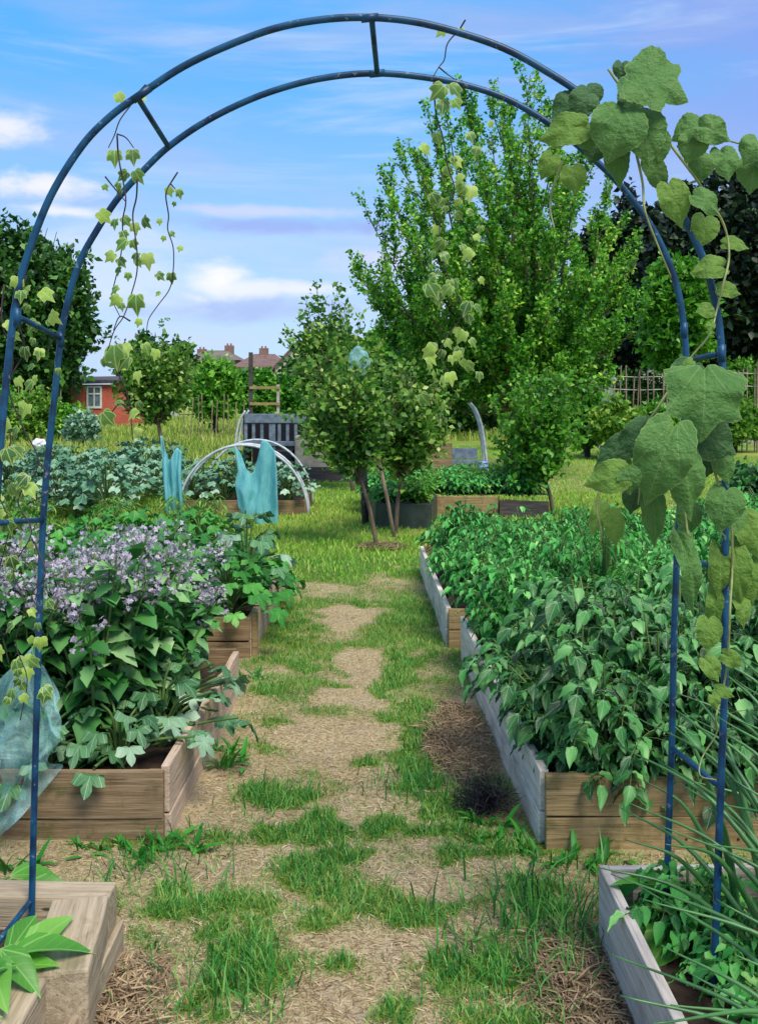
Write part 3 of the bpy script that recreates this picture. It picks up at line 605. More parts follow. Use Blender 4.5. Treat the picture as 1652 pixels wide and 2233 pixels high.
# mixed vegetables behind the left beds
scatter([squash(100+i, 'bushy green vegetable plant behind the left raised beds', 'bushy plants behind the left raised beds', 'squash_green', 30, .17, .34, 'vegetable plant', 'leafy_plant', T_kale) for i in range(2)],
        [(x, y, .0) for x, y in grid(-3.4, -1.5, 8.9, 10.4, .55, .5)]+[(x, y, .0) for x, y in grid(-3.6, -2.4, 5.4, 8.4, .55, .6)], .12, .8, 1.15)
scatter([potato('leafy_plant', 'light green weedy plant between the left vegetable rows', 'vegetable plant', 'light green plants between the left rows', .5, .4, 10, 8, .08, 'weed', 110+i, 0, T=T_long) for i in range(2)],
        [(x, y, .0) for x, y in [(-2.4, 9.4), (-3.0, 10.9), (-2.3, 11.2), (-3.7, 10.2), (-3.3, 12.2), (-2.6, 12.4), (-4.1, 11.4), (-1.9, 10.9)]], .1, .8, 1.2)
def kale(seed, h=.55, ls=.19):
    return squash(seed, 'blue-green cabbage plant in the big patch left of the netting', 'cabbage plants in the left patch', 'kale', 34, ls, h, 'cabbage', 'cabbage_plant', T_kale)
scatter([kale(120+i) for i in range(3)], [(x, y, 0) for x, y in grid(-7.4, -3.4, 12.6, 17.6, .56, .62)], .12, .85, 1.2)
# tunnel cabbages
scatter([squash(130+i, 'dark blue-green cabbage plant growing under the small hoop tunnel', 'cabbages under the small tunnel', 'kale', 30, .17, .5, 'cabbage', 'cabbage_plant', T_kale) for i in range(2)],
        [(x, y, .1) for x, y in grid(-2.55, -1.15, 13.4, 14.6, .42, .42)], .05, .9, 1.1)
# weeds round the beds
def tuft(name, label, cat, seed, n=60, ln=.16, wd=.012, mat='blade', up=.6, rad=.06, T=T_blade):
    r = np.random.default_rng(seed); a = r.uniform(0, 6.28, n); tl = r.uniform(.05, up, n); p = np.stack((r.normal(0, rad, n), r.normal(0, rad, n), np.zeros(n)), -1)
    D = np.stack((np.sin(tl)*np.cos(a), np.sin(tl)*np.sin(a), np.cos(tl)), -1); N = np.stack((-np.cos(a)*np.cos(tl), -np.sin(a)*np.cos(tl), np.sin(tl)+.02), -1)
    root = thing(name, label, cat); batch('foliage', T, p, D, N, ln*r.uniform(.5, 1.2, n), M[mat], root, wid=wd/ln/.06 if T is T_blade else 1); return root
tw = tuft('weed', 'low leafy weed growing against the foot of a raised bed', 'weed', 200, 16, .12, .03, 'potato_bright', 1.2, .04, T_long); tw['group'] = 'weeds along the bed feet'
scatter([tw], [(gp(x, y)[0], gp(x, y)[1], 0) for x, y in [(330,1855),(270,1850),(400,1850),(1130,1850),(1080,1830),(1170,1880),(1230,1880),(490,1670),(500,1640),(1300,1880),(190,1850),(1060,1800),(550,1480),(30,1900)]], .02, .45, .95)
for (x, y, s, lb) in [(345, 1890, 1.1, 'rounded grass tussock at the front corner of the borage bed'), (1270, 2010, 1.5, 'long-bladed grass clump beside the grey raised bed corner'), (1180, 2040, 1.3, 'loose clump of long grass left of the grey raised bed'),
                      (500, 2150, 1.1, 'thick grass clump near the bottom left of the path'), (600, 1745, .9, 'grass tuft on the path beside the borage bed'), (905, 1720, 1., 'rounded grass clump right of the bare middle of the path'), (1120, 2130, 1.1, 'grass clump low on the path left of the dry brown clippings')]:
    o = tuft('grass_tuft', lb, 'grass clump', int(x), 240, .095, .005, 'blade', 1.1, .11); g_ = gp(x, y); o.location = (g_[0], g_[1], 0); o.scale = (s,)*3
# dry brown clippings lower right, dark netting tuft
def litter(name, label, cat, px, py, n, rx, ry, mat, ln=.07):
    g_ = gp(px, py); a = rng.uniform(0, 6.28, n); q = np.sqrt(rng.random(n)); b = rng.uniform(0, 6.28, n)
    P = np.stack((rx*q*np.cos(a), ry*q*np.sin(a), rng.uniform(0, .03, n)*(1-q*q)+.012), -1); D = np.stack((np.cos(b), np.sin(b), rng.uniform(-.05, .35, n)), -1)
    o = batch(name, T_blade, P, D, np.stack((rng.normal(0, .4, n), rng.normal(0, .4, n), np.ones(n)), -1), ln*rng.uniform(.5, 1.3, n), M[mat], wid=1.2); o.location = (g_[0], g_[1], 0)
    tag(o, label, cat, kind='stuff')
M['clip'] = leafmat('brown clippings', [(.0, L(92,76,58)), (.5, L(142,120,92)), (1., L(196,174,138))], .8, .15, nsc=9)
litter('dry_clippings', 'heap of dry brown grass clippings beside the grey raised bed', 'clippings', 1270, 2150, 2600, .17, .30, 'clip')
litter('dry_clippings', 'brown dead grass against the foot of the flaking white bed side', 'clippings', 995, 1610, 2200, .16, .55, 'clip')
litter('dry_clippings', 'small patch of dark mulch under the leaning young trees', 'mulch', 832, 1192, 1500, .28, .25, 'clip')
litter('dry_clippings', 'dry debris along the foot of the sleeper bed', 'clippings', 250, 2190, 1300, .14, .22, 'clip')
r = np.random.default_rng(5); n = 2400; a = r.uniform(0, 6.28, n); ph = np.arccos(r.uniform(0, 1, n)); dd = np.stack((np.sin(ph)*np.cos(a), np.sin(ph)*np.sin(a), np.cos(ph)), -1)
o = batch('black_netting', T_blade, dd*r.uniform(.0, .11, n)[:, None]*np.array((1.1, 1, 1.1)), nrm(dd*.4+r.normal(0, .7, (n, 3))), r.normal(0, 1, (n, 3)), r.uniform(.03, .07, n), M['net_shade_black'], wid=.6)
g_ = gp(1055, 1775); o.location = (g_[0], g_[1], .03); tag(o, 'scrunched heap of black netting on the grass by the right raised bed', 'netting')
# bottom-left broad leaves, bottom-right onions
def leafy(name, label, cat, base, leaves, T, mat, wid=1.):
    root = thing(name, label, cat, base); st = MB(); P = []; D = []; N = []; S = []
    for (tx, ty, tz, ln, dx, dy, dz) in leaves:
        tip = np.array((tx, ty, tz)); st.tube(spline([np.zeros(3), tip*np.array((.4, .4, .8)), tip], 4), .004, 5, caps=False)
        P.append(tip); D.append((dx, dy, dz)); N.append((random.gauss(0, .25), random.gauss(0, .25)-.3, 1)); S.append(ln)
    st.build('stems', M['stem'], root, smooth=True); batch('foliage', T, P, D, N, S, M[mat], root, wid=wid); return root
M['broad'] = leafmat('broad leaf', [(.0, L(58,124,40)), (.5, L(92,164,56)), (1., L(150,200,96))], .42, .3, rib=(L(150,200,110), .5, .02, .6))
for i, (bx, by, ss, lb) in enumerate([(-.96, 2.44, 1.05, 'broad-leaved green plant leaning over the sleeper bed corner'), (-1.1, 2.25, 1.1, 'broad-leaved green plant low at the left edge inside the sleeper bed'), (-1.22, 3.05, 1.1, 'broad-leaved green plant at the left edge behind the sleeper bed')]):
    lv = []
    for k in range(13):
        a = k*2.4+i; rr = random.uniform(.02, .10); hh = random.uniform(.02, .16); lv.append((rr*math.cos(a), rr*math.sin(a), hh, random.uniform(.12, .2)*ss, math.cos(a), math.sin(a), random.uniform(-.3, .5)))
    leafy('broad_leaf_plant', lb, 'plant', (bx, by, .12 if i < 2 else 0), lv, T_ovate, 'broad', .75)
lv = [(.02, .02, .12, .2, -.9, .25, .3), (.05, -.03, .07, .18, .5, -.6, .1), (-.02, -.03, .05, .15, -.6, -.6, -.1), (.06, .05, .1, .17, .8, .3, .2), (-.05, .0, .04, .14, -1, 0, -.2)]
leafy('broad_leaf_plant', 'plant with one large pale green leaf inside the grey raised bed corner', 'plant', (.84, 2.74, .12), lv, T_ovate, 'broad', 1.3)
scatter([potato('leafy_plant', 'dark leafy plant among the onions in the grey raised bed', 'vegetable plant', 'leafy plants among the onions', .24, .2, 9, 7, .06, 'potato', 210+i, .12) for i in range(2)],
        [(.98, 2.3, .12), (1.1, 2.0, .12), (.90, 2.55, .12), (1.3, 2.3, .12), (1.0, 1.75, .12), (1.3, 2.8, .12), (.86, 2.75, .12), (.95, 2.05, .12)], .02, .7, 1.1)
def onion(label, base, tips, r0=.0082):
    root = thing('onion_plant', label, 'onion plant', base, group='onions in the grey raised bed')
    for tp in tips:
        tp = np.array(tp, float)-np.array(base); ctrl = [np.zeros(3), tp*np.array((.18, .18, .42)), tp*np.array((.55, .55, .85)), tp]
        if tp[2] < .12: ctrl = [np.zeros(3), tp*np.array((.25, .25, 0))+np.array((0, 0, .16)), tp*np.array((.65, .65, 0))+np.array((0, 0, .14)), tp]
        Pp = spline(ctrl, 7); MB().tube(Pp, np.concatenate((np.linspace(r0, r0*.95, len(Pp)//2), np.linspace(r0*.95, .0012, len(Pp)-len(Pp)//2))), 7).build('leaf', M['onion'], root, smooth=True)
    return root
OB = [((1.0, 2.72), [(1400,1700,2.8),(1440,1560,2.8),(1490,1640,2.75),(1360,1830,2.75),(1540,1760,2.6)]),
      ((1.35, 2.75), [(1450,1500,2.9),(1530,1420,2.9),(1590,1560,2.8),(1648,1460,2.8),(1500,1700,2.8)]),((1.18, 2.45), [(1380,1560,2.8),(1480,1560,2.7),(1610,1430,2.6),(1650,1850,2.3),(1550,1840,2.3)]),
      ((1.12, 2.35), [(1340,1620,2.75),(1430,1655,2.75),(1470,1700,2.7),(1400,1500,2.9),(1560,1450,2.6),(1640,1560,2.3),(1370,1750,2.6)]),
      ((1.03, 2.55), [(1350,1760,2.85),(1300,1890,2.6),(1500,1500,2.9),(1530,1640,2.7),(1450,1840,2.4),(1650,1750,2.5)]),
      ((1.20, 2.15), [(1330,1905,2.5),(1440,1800,2.4),(1560,1560,2.4),(1640,1640,2.2),(1400,1960,2.3)]),
      ((1.08, 2.0), [(1390,1930,2.5),(1460,2190,1.95),(1330,2080,2.3),(1600,1700,2.1),(1420,2232,1.7),(1640,1780,2.0)]),
      ((1.30, 2.6), [(1500,1560,2.9),(1600,1480,2.8),(1560,1750,2.5),(1640,1700,2.7)]),
      ((1.0, 1.85), [(1350,2170,1.9),(1500,2120,2.1),(1560,1960,2.0),(1440,2060,2.1),(1600,2080,1.9)])]
for (bx, by), tips in OB:
    onion('onion plant with long tubular arching leaves in the grey raised bed', (bx, by, .11), [pt(*tp) for tp in tips])
# dark shrub at the right edge
# ---------------------------------------------------------------- trees
def tree(name, label, cat, base, tips, trunk_h, shoots, slen, lps, ls, mat, bark='bark', r0=.1, up=.8, group=None, seed=0, fork=.5, lean=(0, 0), spread=.35, T=T_simple, low=.3):
    """limbs from a forking trunk to every tip, upright shoots along them, leaves along the shoots"""
    r = np.random.default_rng(seed); root = thing(name, label, cat, base, group=group); st = MB(); P = []; D = []; S = []
    fk = np.array((lean[0], lean[1], trunk_h)); st.tube(spline([np.array((0, 0, -.05)), fk*np.array((.4, .4, .5)), fk], 5), np.linspace(r0, r0*.75, 11), 9)
    limb = MB()
    for tp in tips:
        tp = np.array(tp, float); ln = np.linalg.norm(tp-fk); mid = fk+(tp-fk)*.45+np.array((0, 0, -.08*ln))+r.normal(0, .05*ln, 3)
        path = spline([fk-np.array((0, 0, .12*trunk_h)), mid, tp], 8); rr = np.linspace(r0*.38, max(r0*.05, .004), len(path)); limb.tube(path, rr, 6, caps=False)
        for k in range(shoots):
            q = low+(1-low)*(k+r.random())/shoots; b = path[min(int(q*(len(path)-1)), len(path)-1)]; d = nrm(nrm(path[-1]-path[-4])*.5+r.normal(0, spread, 3)+np.array((0, 0, up)))
            L_ = slen*r.uniform(.5, 1.15)
            e_ = b+d*L_; m_ = b+d*L_*.5+r.normal(0, .05*L_, 3); limb.tube([b, m_, e_], [max(.004, r0*.06), max(.003, r0*.04), .002], 4, caps=False)
            n = int(lps*r.uniform(.7, 1.2)); u = r.random(n)**.8; pp = np.where(u[:, None] < .5, b+(m_-b)*u[:, None]*2, m_+(e_-m_)*(u[:, None]*2-1))
            P.append(pp+r.normal(0, ls*.5, (n, 3))); dd_ = r.normal(0, .8, (n, 3))+d*.4; D.append(dd_); S.append(ls*r.uniform(.6, 1.25, n))
    st.build('trunk', M[bark], root, smooth=True); limb.build('branches', M[bark], root, smooth=True)
    P = np.concatenate(P); D = np.concatenate(D); N = r.normal(0, .6, (len(P), 3))+np.array((0, 0, .7))
    batch('crown', T, P, D, N, np.concatenate(S), M[mat], root, wid=1.25); return root
def ell_tips(n, c, rad, seed, top=.0):
    r = np.random.default_rng(seed); out = []
    for i in range(n):
        d = r.normal(0, 1, 3); d /= np.linalg.norm(d); q = r.uniform(.3, 1)**.45; out.append((c[0]+rad[0]*d[0]*q, c[1]+rad[1]*d[1]*q, c[2]+rad[2]*d[2]*q))
    return out
def B(px, y): return ((px-CX)/F*y, y, 0.)
# the big upright tree
YT = 19.6; bx = (1125-CX)/F*YT; tips = []
for (px, py, dy) in [(762,552,0),(785,575,1),(800,430,.5),(835,335,0),(830,400,-1.5),(865,320,1),(905,290,-1),(935,215,.3),(930,300,1.5),(970,205,-.8),(1005,140,.4),(1020,220,1.4),(1060,160,-1.2),(1070,250,.5),(1110,190,1.1),(1155,125,0),(1150,220,-1.6),(1195,190,.6),(1215,260,-.8),(1240,300,1.5),(1290,300,0),(1330,360,-1.2),(1350,450,.8),(1390,520,-.5),(1400,610,.4),(1390,680,-1.2),(1340,740,.9),(1290,790,-1),(1230,780,-1.9),
     (800,610,-.8),(840,660,.6),(860,720,-1),(900,740,1),(960,780,-1.4),(1010,800,1.2),(900,500,-2.1),(980,480,-2.4),(1060,450,-2.4),(1140,460,-2.3),(1220,480,-2.3),(1290,560,-2.1),(1000,600,-2.5),(1100,620,-2.6),(1200,640,-2.4),(920,620,-2.2),(1050,720,-2.2),(1150,740,-2.2),(900,420,1.9),(1000,380,2.2),(1120,370,2.2),(1220,400,2.),(1300,640,1.6),(960,330,-1.6),(1060,340,-1.8),(1160,330,-1.8),(1250,380,-1.6),(815,690,.8),(880,800,-.9),(850,770,.5),(930,820,1),(820,560,-1.2),(1330,800,.3),(880,560,1.6),(1340,560,-1.4),(1270,700,-1.8)]:
    p = pt(px, py, YT+dy); tips.append((p[0]-bx, p[1]-YT, p[2]-.35))
tree('upright_tree', 'tall green tree with many upright shoots standing beyond the potatoes', 'tree', (bx, YT, 0), tips, 1.5, 22, .78, 92, .09, 'tree_main', 'bark', .14, .85, seed=1, spread=.42)
# young orchard trees
def young(label, bpx, Yd, crown_px, w_, top, bot, mat, seed, lean=0., n=26, stake=None, extra=(), cat='tree', ls=.075, lps=26, sh=9):
    x = (bpx-CX)/F*Yd; cxp = (crown_px-CX)/F*Yd-x; zt = EYE+(HY-top)/F*Yd; zb = EYE+(HY-bot)/F*Yd; rx = w_/F*Yd/2
    tp = ell_tips(n, (cxp, 0, (zt+zb)/2-.05), (rx*.78, rx*.78, (zt-zb)/2*.78), seed)
    rj = random.Random(seed); tp = [(a*rj.uniform(.7, 1.18), b*rj.uniform(.8, 1.1), c+rj.uniform(-.12, .22)*(zt-zb)) for a, b, c in tp]
    for (px, py) in extra: tp.append(((px-CX)/F*Yd-x, random.uniform(-.2, .2), EYE+(HY-py)/F*Yd-.1))
    return tree('young_tree', label, cat, (x, Yd, 0), tp, max(zb*.95, .5), sh, rx*.62, lps, ls, mat, 'bark', .026*Yd/11, .6, seed=seed, lean=(cxp*.5, 0), spread=.55)
young('leaning young fruit tree with a bluish bag, left of a pair by the lawn', 822, 10.6, 745, 240, 785, 1030, 'tree_yellow', 11, n=30, ls=.08, lps=24, sh=9, extra=[(690,770),(700,740),(800,770)])
young('young fruit tree, right of the leaning pair beside the dark planter', 862, 11.5, 885, 225, 810, 1025, 'tree_yellow', 12, n=30, ls=.08, lps=24, sh=9, extra=[(960,810),(985,850),(850,790)])
young('taller loose young tree with wispy shoots behind the leaning pair', 770, 16.5, 735, 230, 690, 960, 'tree_yellow', 13, n=44, lps=34, ls=.1, extra=[(690,610),(668,640),(665,690),(655,740),(725,640),(780,690)])
young('slim young tree with its thin trunk at the right end of the low bed', 1207, 13.2, 1165, 230, 800, 1040, 'tree_bright', 14, n=36, ls=.085, extra=[(1190,785),(1130,800),(1235,815),(1075,850)])
young('dark spreading fruit tree in front of the brick shed', 355, 27, 335, 195, 745, 915, 'tree_yellow', 15, n=40, ls=.15, lps=26, extra=[(250,760),(420,770)])
def mass(name, label, cat, px, w_, top, bot, Yd, mat, seed, n=60, ls=.3, lps=26, sh=9, bark='bark_dark', trunk=None, group=None, depth=.7, base_z=0):
    x = (px-CX)/F*Yd; zt = EYE+(HY-top)/F*Yd; zb = max(EYE+(HY-bot)/F*Yd, .15); rx = w_/F*Yd/2
    tp = ell_tips(n, (0, 0, (zt+zb)/2), (rx*.88, rx*depth, (zt-zb)/2*.9), seed)
    return tree(name, label, cat, (x, Yd, 0), tp, trunk or max(zb*.9, .4), sh, (zt-zb)*.14+.15, lps, ls, mat, bark, .05+.02*zt, .25, group, seed, spread=.8, low=.55)
mass('broad_tree', 'big dark green tree behind the left side of the arch', 'tree', 5, 430, 420, 900, 45, 'tree_dark', 21, 210, .36, 60, 9)
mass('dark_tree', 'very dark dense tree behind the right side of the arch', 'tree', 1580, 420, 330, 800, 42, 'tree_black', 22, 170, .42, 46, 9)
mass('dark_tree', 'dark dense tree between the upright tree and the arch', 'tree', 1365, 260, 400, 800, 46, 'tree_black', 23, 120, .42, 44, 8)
mass('bright_tree', 'light green bushy tree seen through the right side of the arch', 'tree', 1475, 170, 545, 790, 32, 'tree_bright', 24, 70, .24, 34, 9)
mass('distant_tree', 'dark distant tree rising behind the brick shed', 'tree', 300, 100, 715, 850, 70, 'tree_dark', 25, 36, .5, 30, 7)
mass('distant_tree', 'dark distant tree top right of the fruit tree', 'tree', 385, 110, 735, 870, 72, 'tree_dark', 26, 36, .5, 30, 7)
mass('hedge_bush', 'bright green rounded bush right of the fruit tree', 'bush', 470, 125, 770, 905, 36, 'tree_bright', 27, 50, .2, 30, 8)
mass('hedge_bush', 'green bush left of the tall trellis pole', 'bush', 560, 110, 795, 905, 40, 'tree_main', 28, 40, .22, 30, 8)
mass('hedge_bush', 'mid green bush in front of the gabled house', 'bush', 650, 120, 810, 900, 38, 'tree_main', 29, 40, .2, 30, 8)
mass('distant_tree', 'dark green tree with rounded top behind the wispy young tree', 'tree', 715, 190, 705, 900, 44, 'tree_dark', 30, 70, .34, 34, 8)
mass('distant_tree', 'mid green tree at the foot of the upright tree', 'tree', 850, 200, 700, 900, 38, 'tree_main', 31, 70, .28, 34, 8)
mass('distant_tree', 'dark tree filling the gap below the upright tree crown', 'tree', 1010, 240, 740, 930, 36, 'tree_dark', 32, 80, .28, 34, 8)
for i, (px, wd_, tp_, bt, yy, mt) in enumerate([(1240,160,800,930,34,'tree_bright'),(1340,120,870,960,24,'weed'),(1280,110,850,960,25,'tree_bright'),(1430,100,880,965,25,'tree_bright'),(1500,130,810,900,38,'tree_main'),(1620,140,770,870,40,'tree_bright'),
      (1600,120,860,960,27,'weed'),(1530,100,880,960,27,'tree_main'),(1390,150,800,880,42,'tree_dark'),(1140,100,860,940,28,'tree_bright'),(60,170,840,960,32,'weed'),(-30,140,820,960,28,'tree_main'),(150,100,880,965,34,'tree_main'),(180,70,905,960,30,'kale')]):
    mass('shrub', 'low leafy shrub in the rough growth at the back of the allotment', 'shrub', px, wd_, tp_, bt, yy, mt, 50+i, 30, .16, 26, 8, group='shrubs at the back of the allotment')
mass('shrub', 'dark glossy shrub at the right edge behind the potato plants', 'shrub', 1640, 100, 1020, 1130, 11.5, 'potato_dark', 70, 24, .1, 16, 6)
# distant tree belt so the horizon is closed on both sides
for i, px in enumerate([-520, -360, -210, 1830, 2010, 2200]):
    mass('distant_tree', 'green tree beyond the side of the allotment', 'tree', px, 240, 560, 860, 52, 'tree_dark', 80+i, 50, .6, 26, 7, group='trees beyond the sides of the allotment')
# ---------------------------------------------------------------- shed and houses
Ys = 47.; k = Ys/F
sx = (140-CX)*k; sx2 = (300-CX)*k; zt = EYE+(HY-838)*k
shed = thing('brick_shed', 'small red brick shed with a white window at the far left', 'shed', ((sx+sx2)/2, Ys, 0)); W2 = (sx2-sx)/2
MB().box((-W2, 0, -.1), (W2, 3.2, zt)).build('wall', M['brick'], shed)
rb = MB(); rb.add([(-W2-.15, -.2, zt+.0), (W2+.15, -.2, zt+.08), (W2+.15, 3.4, zt+.35), (-W2-.15, 3.4, zt+.27), (-W2-.15, -.2, zt+.16), (W2+.15, -.2, zt+.24), (W2+.15, 3.4, zt+.5), (-W2-.15, 3.4, zt+.42)], [(3,2,1,0),(4,5,6,7),(0,1,5,4),(1,2,6,5),(2,3,7,6),(3,0,4,7)])
rb.build('roof', M['felt'], shed)
wx0 = (190-CX)*k-(sx+sx2)/2; wx1 = (223-CX)*k-(sx+sx2)/2; wz1 = EYE+(HY-841)*k; wz0 = EYE+(HY-890)*k
f = MB(); f.box((wx0, -.06, wz0), (wx0+.08, .02, wz1)).box((wx1-.08, -.06, wz0), (wx1, .02, wz1)).box((wx0+.08, -.06, wz0), (wx1-.08, .02, wz0+.1)).box((wx0+.08, -.06, wz1-.08), (wx1-.08, .02, wz1)).box((wx0+.08, -.055, wz0+.66), (wx1-.08, .02, wz0+.73)).box(((wx0+wx1)/2-.03, -.05, wz0+.1), ((wx0+wx1)/2+.03, .02, wz1-.08))
fo = f.build('window', M['white'], shed); MB().box((wx0+.05, -.02, wz0+.05), (wx1-.05, -.005, wz1-.05)).build('pane', M['glass'], fo)
def house(label, px0, px1, ridge, eave, Yd, roofm, gable=False, chim=(), depth=9, half=False):
    k = Yd/F; x0, x1 = (px0-CX)*k, (px1-CX)*k; ze = EYE+(HY-eave)*k; zr = EYE+(HY-ridge)*k; h_ = thing('house', label, 'house', ((x0+x1)/2, Yd, 0)); w2 = (x1-x0)/2
    if gable:
        mb = MB(); mb.add([(-w2, 0, -.1), (w2, 0, -.1), (w2, 0, ze), (0, 0, zr), (-w2, 0, ze), (-w2, depth, -.1), (w2, depth, -.1), (w2, depth, ze), (0, depth, zr), (-w2, depth, ze)], [(0,1,2,3,4),(9,8,7,6,5),(1,6,7,2),(0,4,9,5)])
        mb.build('wall', M['render_white'], h_)
        o_ = .5; rf = MB()
        for s in (-1, 1):
            a = [(0, -o_, zr+.25), (s*(w2+.5), -o_, ze-.35), (s*(w2+.5), depth+o_, ze-.35), (0, depth+o_, zr+.25)]; b = [(x, y, z-.22) for x, y, z in a]
            rf.add(a+b, [(0,1,2,3), (7,6,5,4), (0,4,5,1), (1,5,6,2), (2,6,7,3)])
        rfo = rf.build('roof', M[roofm], h_)
        if half:
            tb = MB()
            for q in (-.7, -.42, -.14, .14, .42, .7): tb.box((w2*q-.09, -.05, ze-1), (w2*q+.09, -.002, ze+(zr-ze)*(1-abs(q))-.3))
            tb.build('timber_strips', M['wood_dark'], h_)
    else:
        MB().box((-w2, 0, -.1), (w2, depth, ze)).build('wall', M['render_white'], h_)
        rf = MB(); o_ = .5; q = min(w2*.55, depth*.5)
        rf.add([(-w2-o_, -o_, ze), (w2+o_, -o_, ze), (w2+o_, depth+o_, ze), (-w2-o_, depth+o_, ze), (-w2+q, depth/2, zr), (w2-q, depth/2, zr)], [(3,2,1,0),(0,1,5,4),(1,2,5),(2,3,4,5),(3,0,4)])
        rfo = rf.build('roof', M[roofm], h_)
    for (cp, ct) in chim:
        cx_ = (cp-CX)*k-(x0+x1)/2; zc = EYE+(HY-ct)*k
        c_ = MB().box((cx_-.5, depth/2-.4, zr-1.2), (cx_+.5, depth/2+.4, zc)).build('chimney', M['brick_dull'], rfo)
        MB().tube([(cx_-.2, depth/2, zc), (cx_-.2, depth/2, zc+.25)], .1, 8).tube([(cx_+.2, depth/2, zc), (cx_+.2, depth/2, zc+.25)], .1, 8).build('chimney_pot', M['terracotta'], c_)
house('house with grey-brown hipped roof left of the red roofed one', 405, 512, 760, 785, 110, 'roof_grey', chim=[(487, 749), (425, 757)])
house('house with reddish tiled roof and one chimney in the middle distance', 515, 618, 768, 800, 108, 'roof_red', chim=[(565, 755)])
house('pale gabled house with timber strips beside the wispy tree', 600, 705, 745, 800, 95, 'roof_red', gable=True, half=True)
house('white house glimpsed under the dark trees at the right', 1340, 1460, 770, 790, 70, 'roof_grey', depth=6)
house('low house with brown roof just behind the brick shed', 262, 345, 803, 832, 58, 'roof_red', depth=6)
# ---------------------------------------------------------------- trellis pole, cane fences, odds and ends
tp_ = thing('trellis', 'tall dark pole with horizontal rails left of the wispy tree', 'trellis', B(547, 25)); k = 25/F
zt = EYE+(HY-768)*k; MB().box((-.05, -.04, -.05), (.05, .04, zt)).build('pole', M['wood_dark'], tp_)
for py in (845, 880): z = EYE+(HY-py)*k; MB().box((-.02, -.08, z-.035), (.75, -.042, z+.035)).build('rail', M['wood_tan'], tp_)
MB().box((.66, -.04, -.05), (.73, .03, EYE+(HY-838)*k)).build('pole', M['wood_grey'], tp_)
def canes(label, x0, x1, n, ytop, Yd, seed, wires=True):
    r = random.Random(seed); root = thing('cane_fence', label, 'cane fence', B((x0+x1)/2, Yd)); k = Yd/F; wd_ = (x1-x0)*k
    for i in range(n):
        x = -wd_/2+wd_*i/(n-1)+r.uniform(-.05, .05); z = EYE+(HY-ytop-r.uniform(-12, 14))*k
        MB().tube([(x, 0, -.05), (x+r.uniform(-.1, .1), r.uniform(-.1, .1), z)], .018, 6).build('cane', M['bark_pale'], root)
    if wires:
        for z in (EYE+(HY-ytop-12)*k, EYE+(HY-ytop-40)*k): MB().tube([(-wd_/2, 0, z), (0, .02, z-.03), (wd_/2, 0, z)], .014, 5).build('cross_cane', M['wood_grey'], root)
canes('row of bean canes between the upright tree and the arch', 1325, 1465, 12, 808, 27, 1)
canes('row of bean canes at the right edge beyond the arch', 1590, 1690, 9, 800, 27, 2)
canes('row of tall thin canes in the weeds at the left edge', 35, 130, 11, 850, 38, 3, False)
canes('row of thin sticks in front of the bright rounded bush', 405, 525, 10, 868, 33, 4, False)
# leaning board and low wall on the right
o = MB().box((-.32, -.04, 0), (.32, .04, .62)).build('leaning_board', M['wood_grey'], bevel=.01); o.location = B(1340, 26); o.rotation_euler = (R(-25), R(-18), 0); tag(o, 'pale grey board leaning in the weeds right of the slim young tree', 'board')
o = MB().box((-1.0, 0, -.1), (1.0, .5, .42)).build('low_wall', M['concrete'], bevel=.04); o.location = B(1625, 31); tag(o, 'low pale block wall behind the arch post at the right edge', 'wall')
r = np.random.default_rng(9); mb = MB(); V = r.normal(0, 1, (40, 3)); V = nrm(V)*r.uniform(.75, 1, (40, 1)); 
import bmesh
def crumple(name, label, cat, loc, rad, mat, seed):
    bm = bmesh.new(); bmesh.ops.create_icosphere(bm, subdivisions=3, radius=1); rr = random.Random(seed); ph = [rr.uniform(0, 6) for _ in range(6)]
    for v in bm.verts:
        c_ = v.co.copy(); q = 1+.14*math.sin(5*c_.x+ph[0])*math.sin(6*c_.z+ph[1])+.10*math.sin(9*c_.y+ph[2]+5*c_.x)+rr.uniform(-.04, .04); v.co = Vector((c_.x*q*rad[0], c_.y*q*rad[1], c_.z*q*rad[2]))
    me = bpy.data.meshes.new(name); bm.to_mesh(me); bm.free(); o = link(name, me, mat); o.location = loc; return tag(o, label, cat)
p = pt(87, 968, 17.5); crumple('plastic_bag', 'crumpled white plastic bag on the cabbages beside the left arch post', 'bag', p, (.13, .12, .1), M['white'], 1)
p = pt(785, 790, 10.9); crumple('mesh_bag', 'bluish mesh bag hanging in the crown of the leaning young tree', 'bag', (p[0], p[1]-.42, p[2]), (.11, .09, .15), M['net_pale'], 2)
# stakes under the young trees
def stake(label, a, b, Ya, r_=.022, mat='bark', rect=False):
    A = gp(*a); Yb = Ya if Ya else A[1]; Bp = pt(*b, A[1]); o = thing('tree_stake', label, 'stake', tuple(A)); q = Bp-A
    ob = (MB().tube([(0, 0, -.1), tuple(q*.5), tuple(q)], r_, 8)).build('post', M[mat], o, smooth=True); MB().tube([tuple(q*.86-np.array((r_*.5, 0, 0))), tuple(q*.88+np.array((r_*.5, 0, 0)))], r_*1.35, 8).build('tie', M['net_shade_black'], o); return o
stake('thick dark post left of the leaning young trees', (797, 1142), (790, 960), 0, .045, 'wood_dark'); stake('thin stake crossing behind the leaning young tree', (862, 1170), (825, 1000), 0, .022, 'bark_pale')
stake('pale post against the trunk of the upright tree', (1128, 1036), (1122, 930), 0, .07, 'bark_pale')
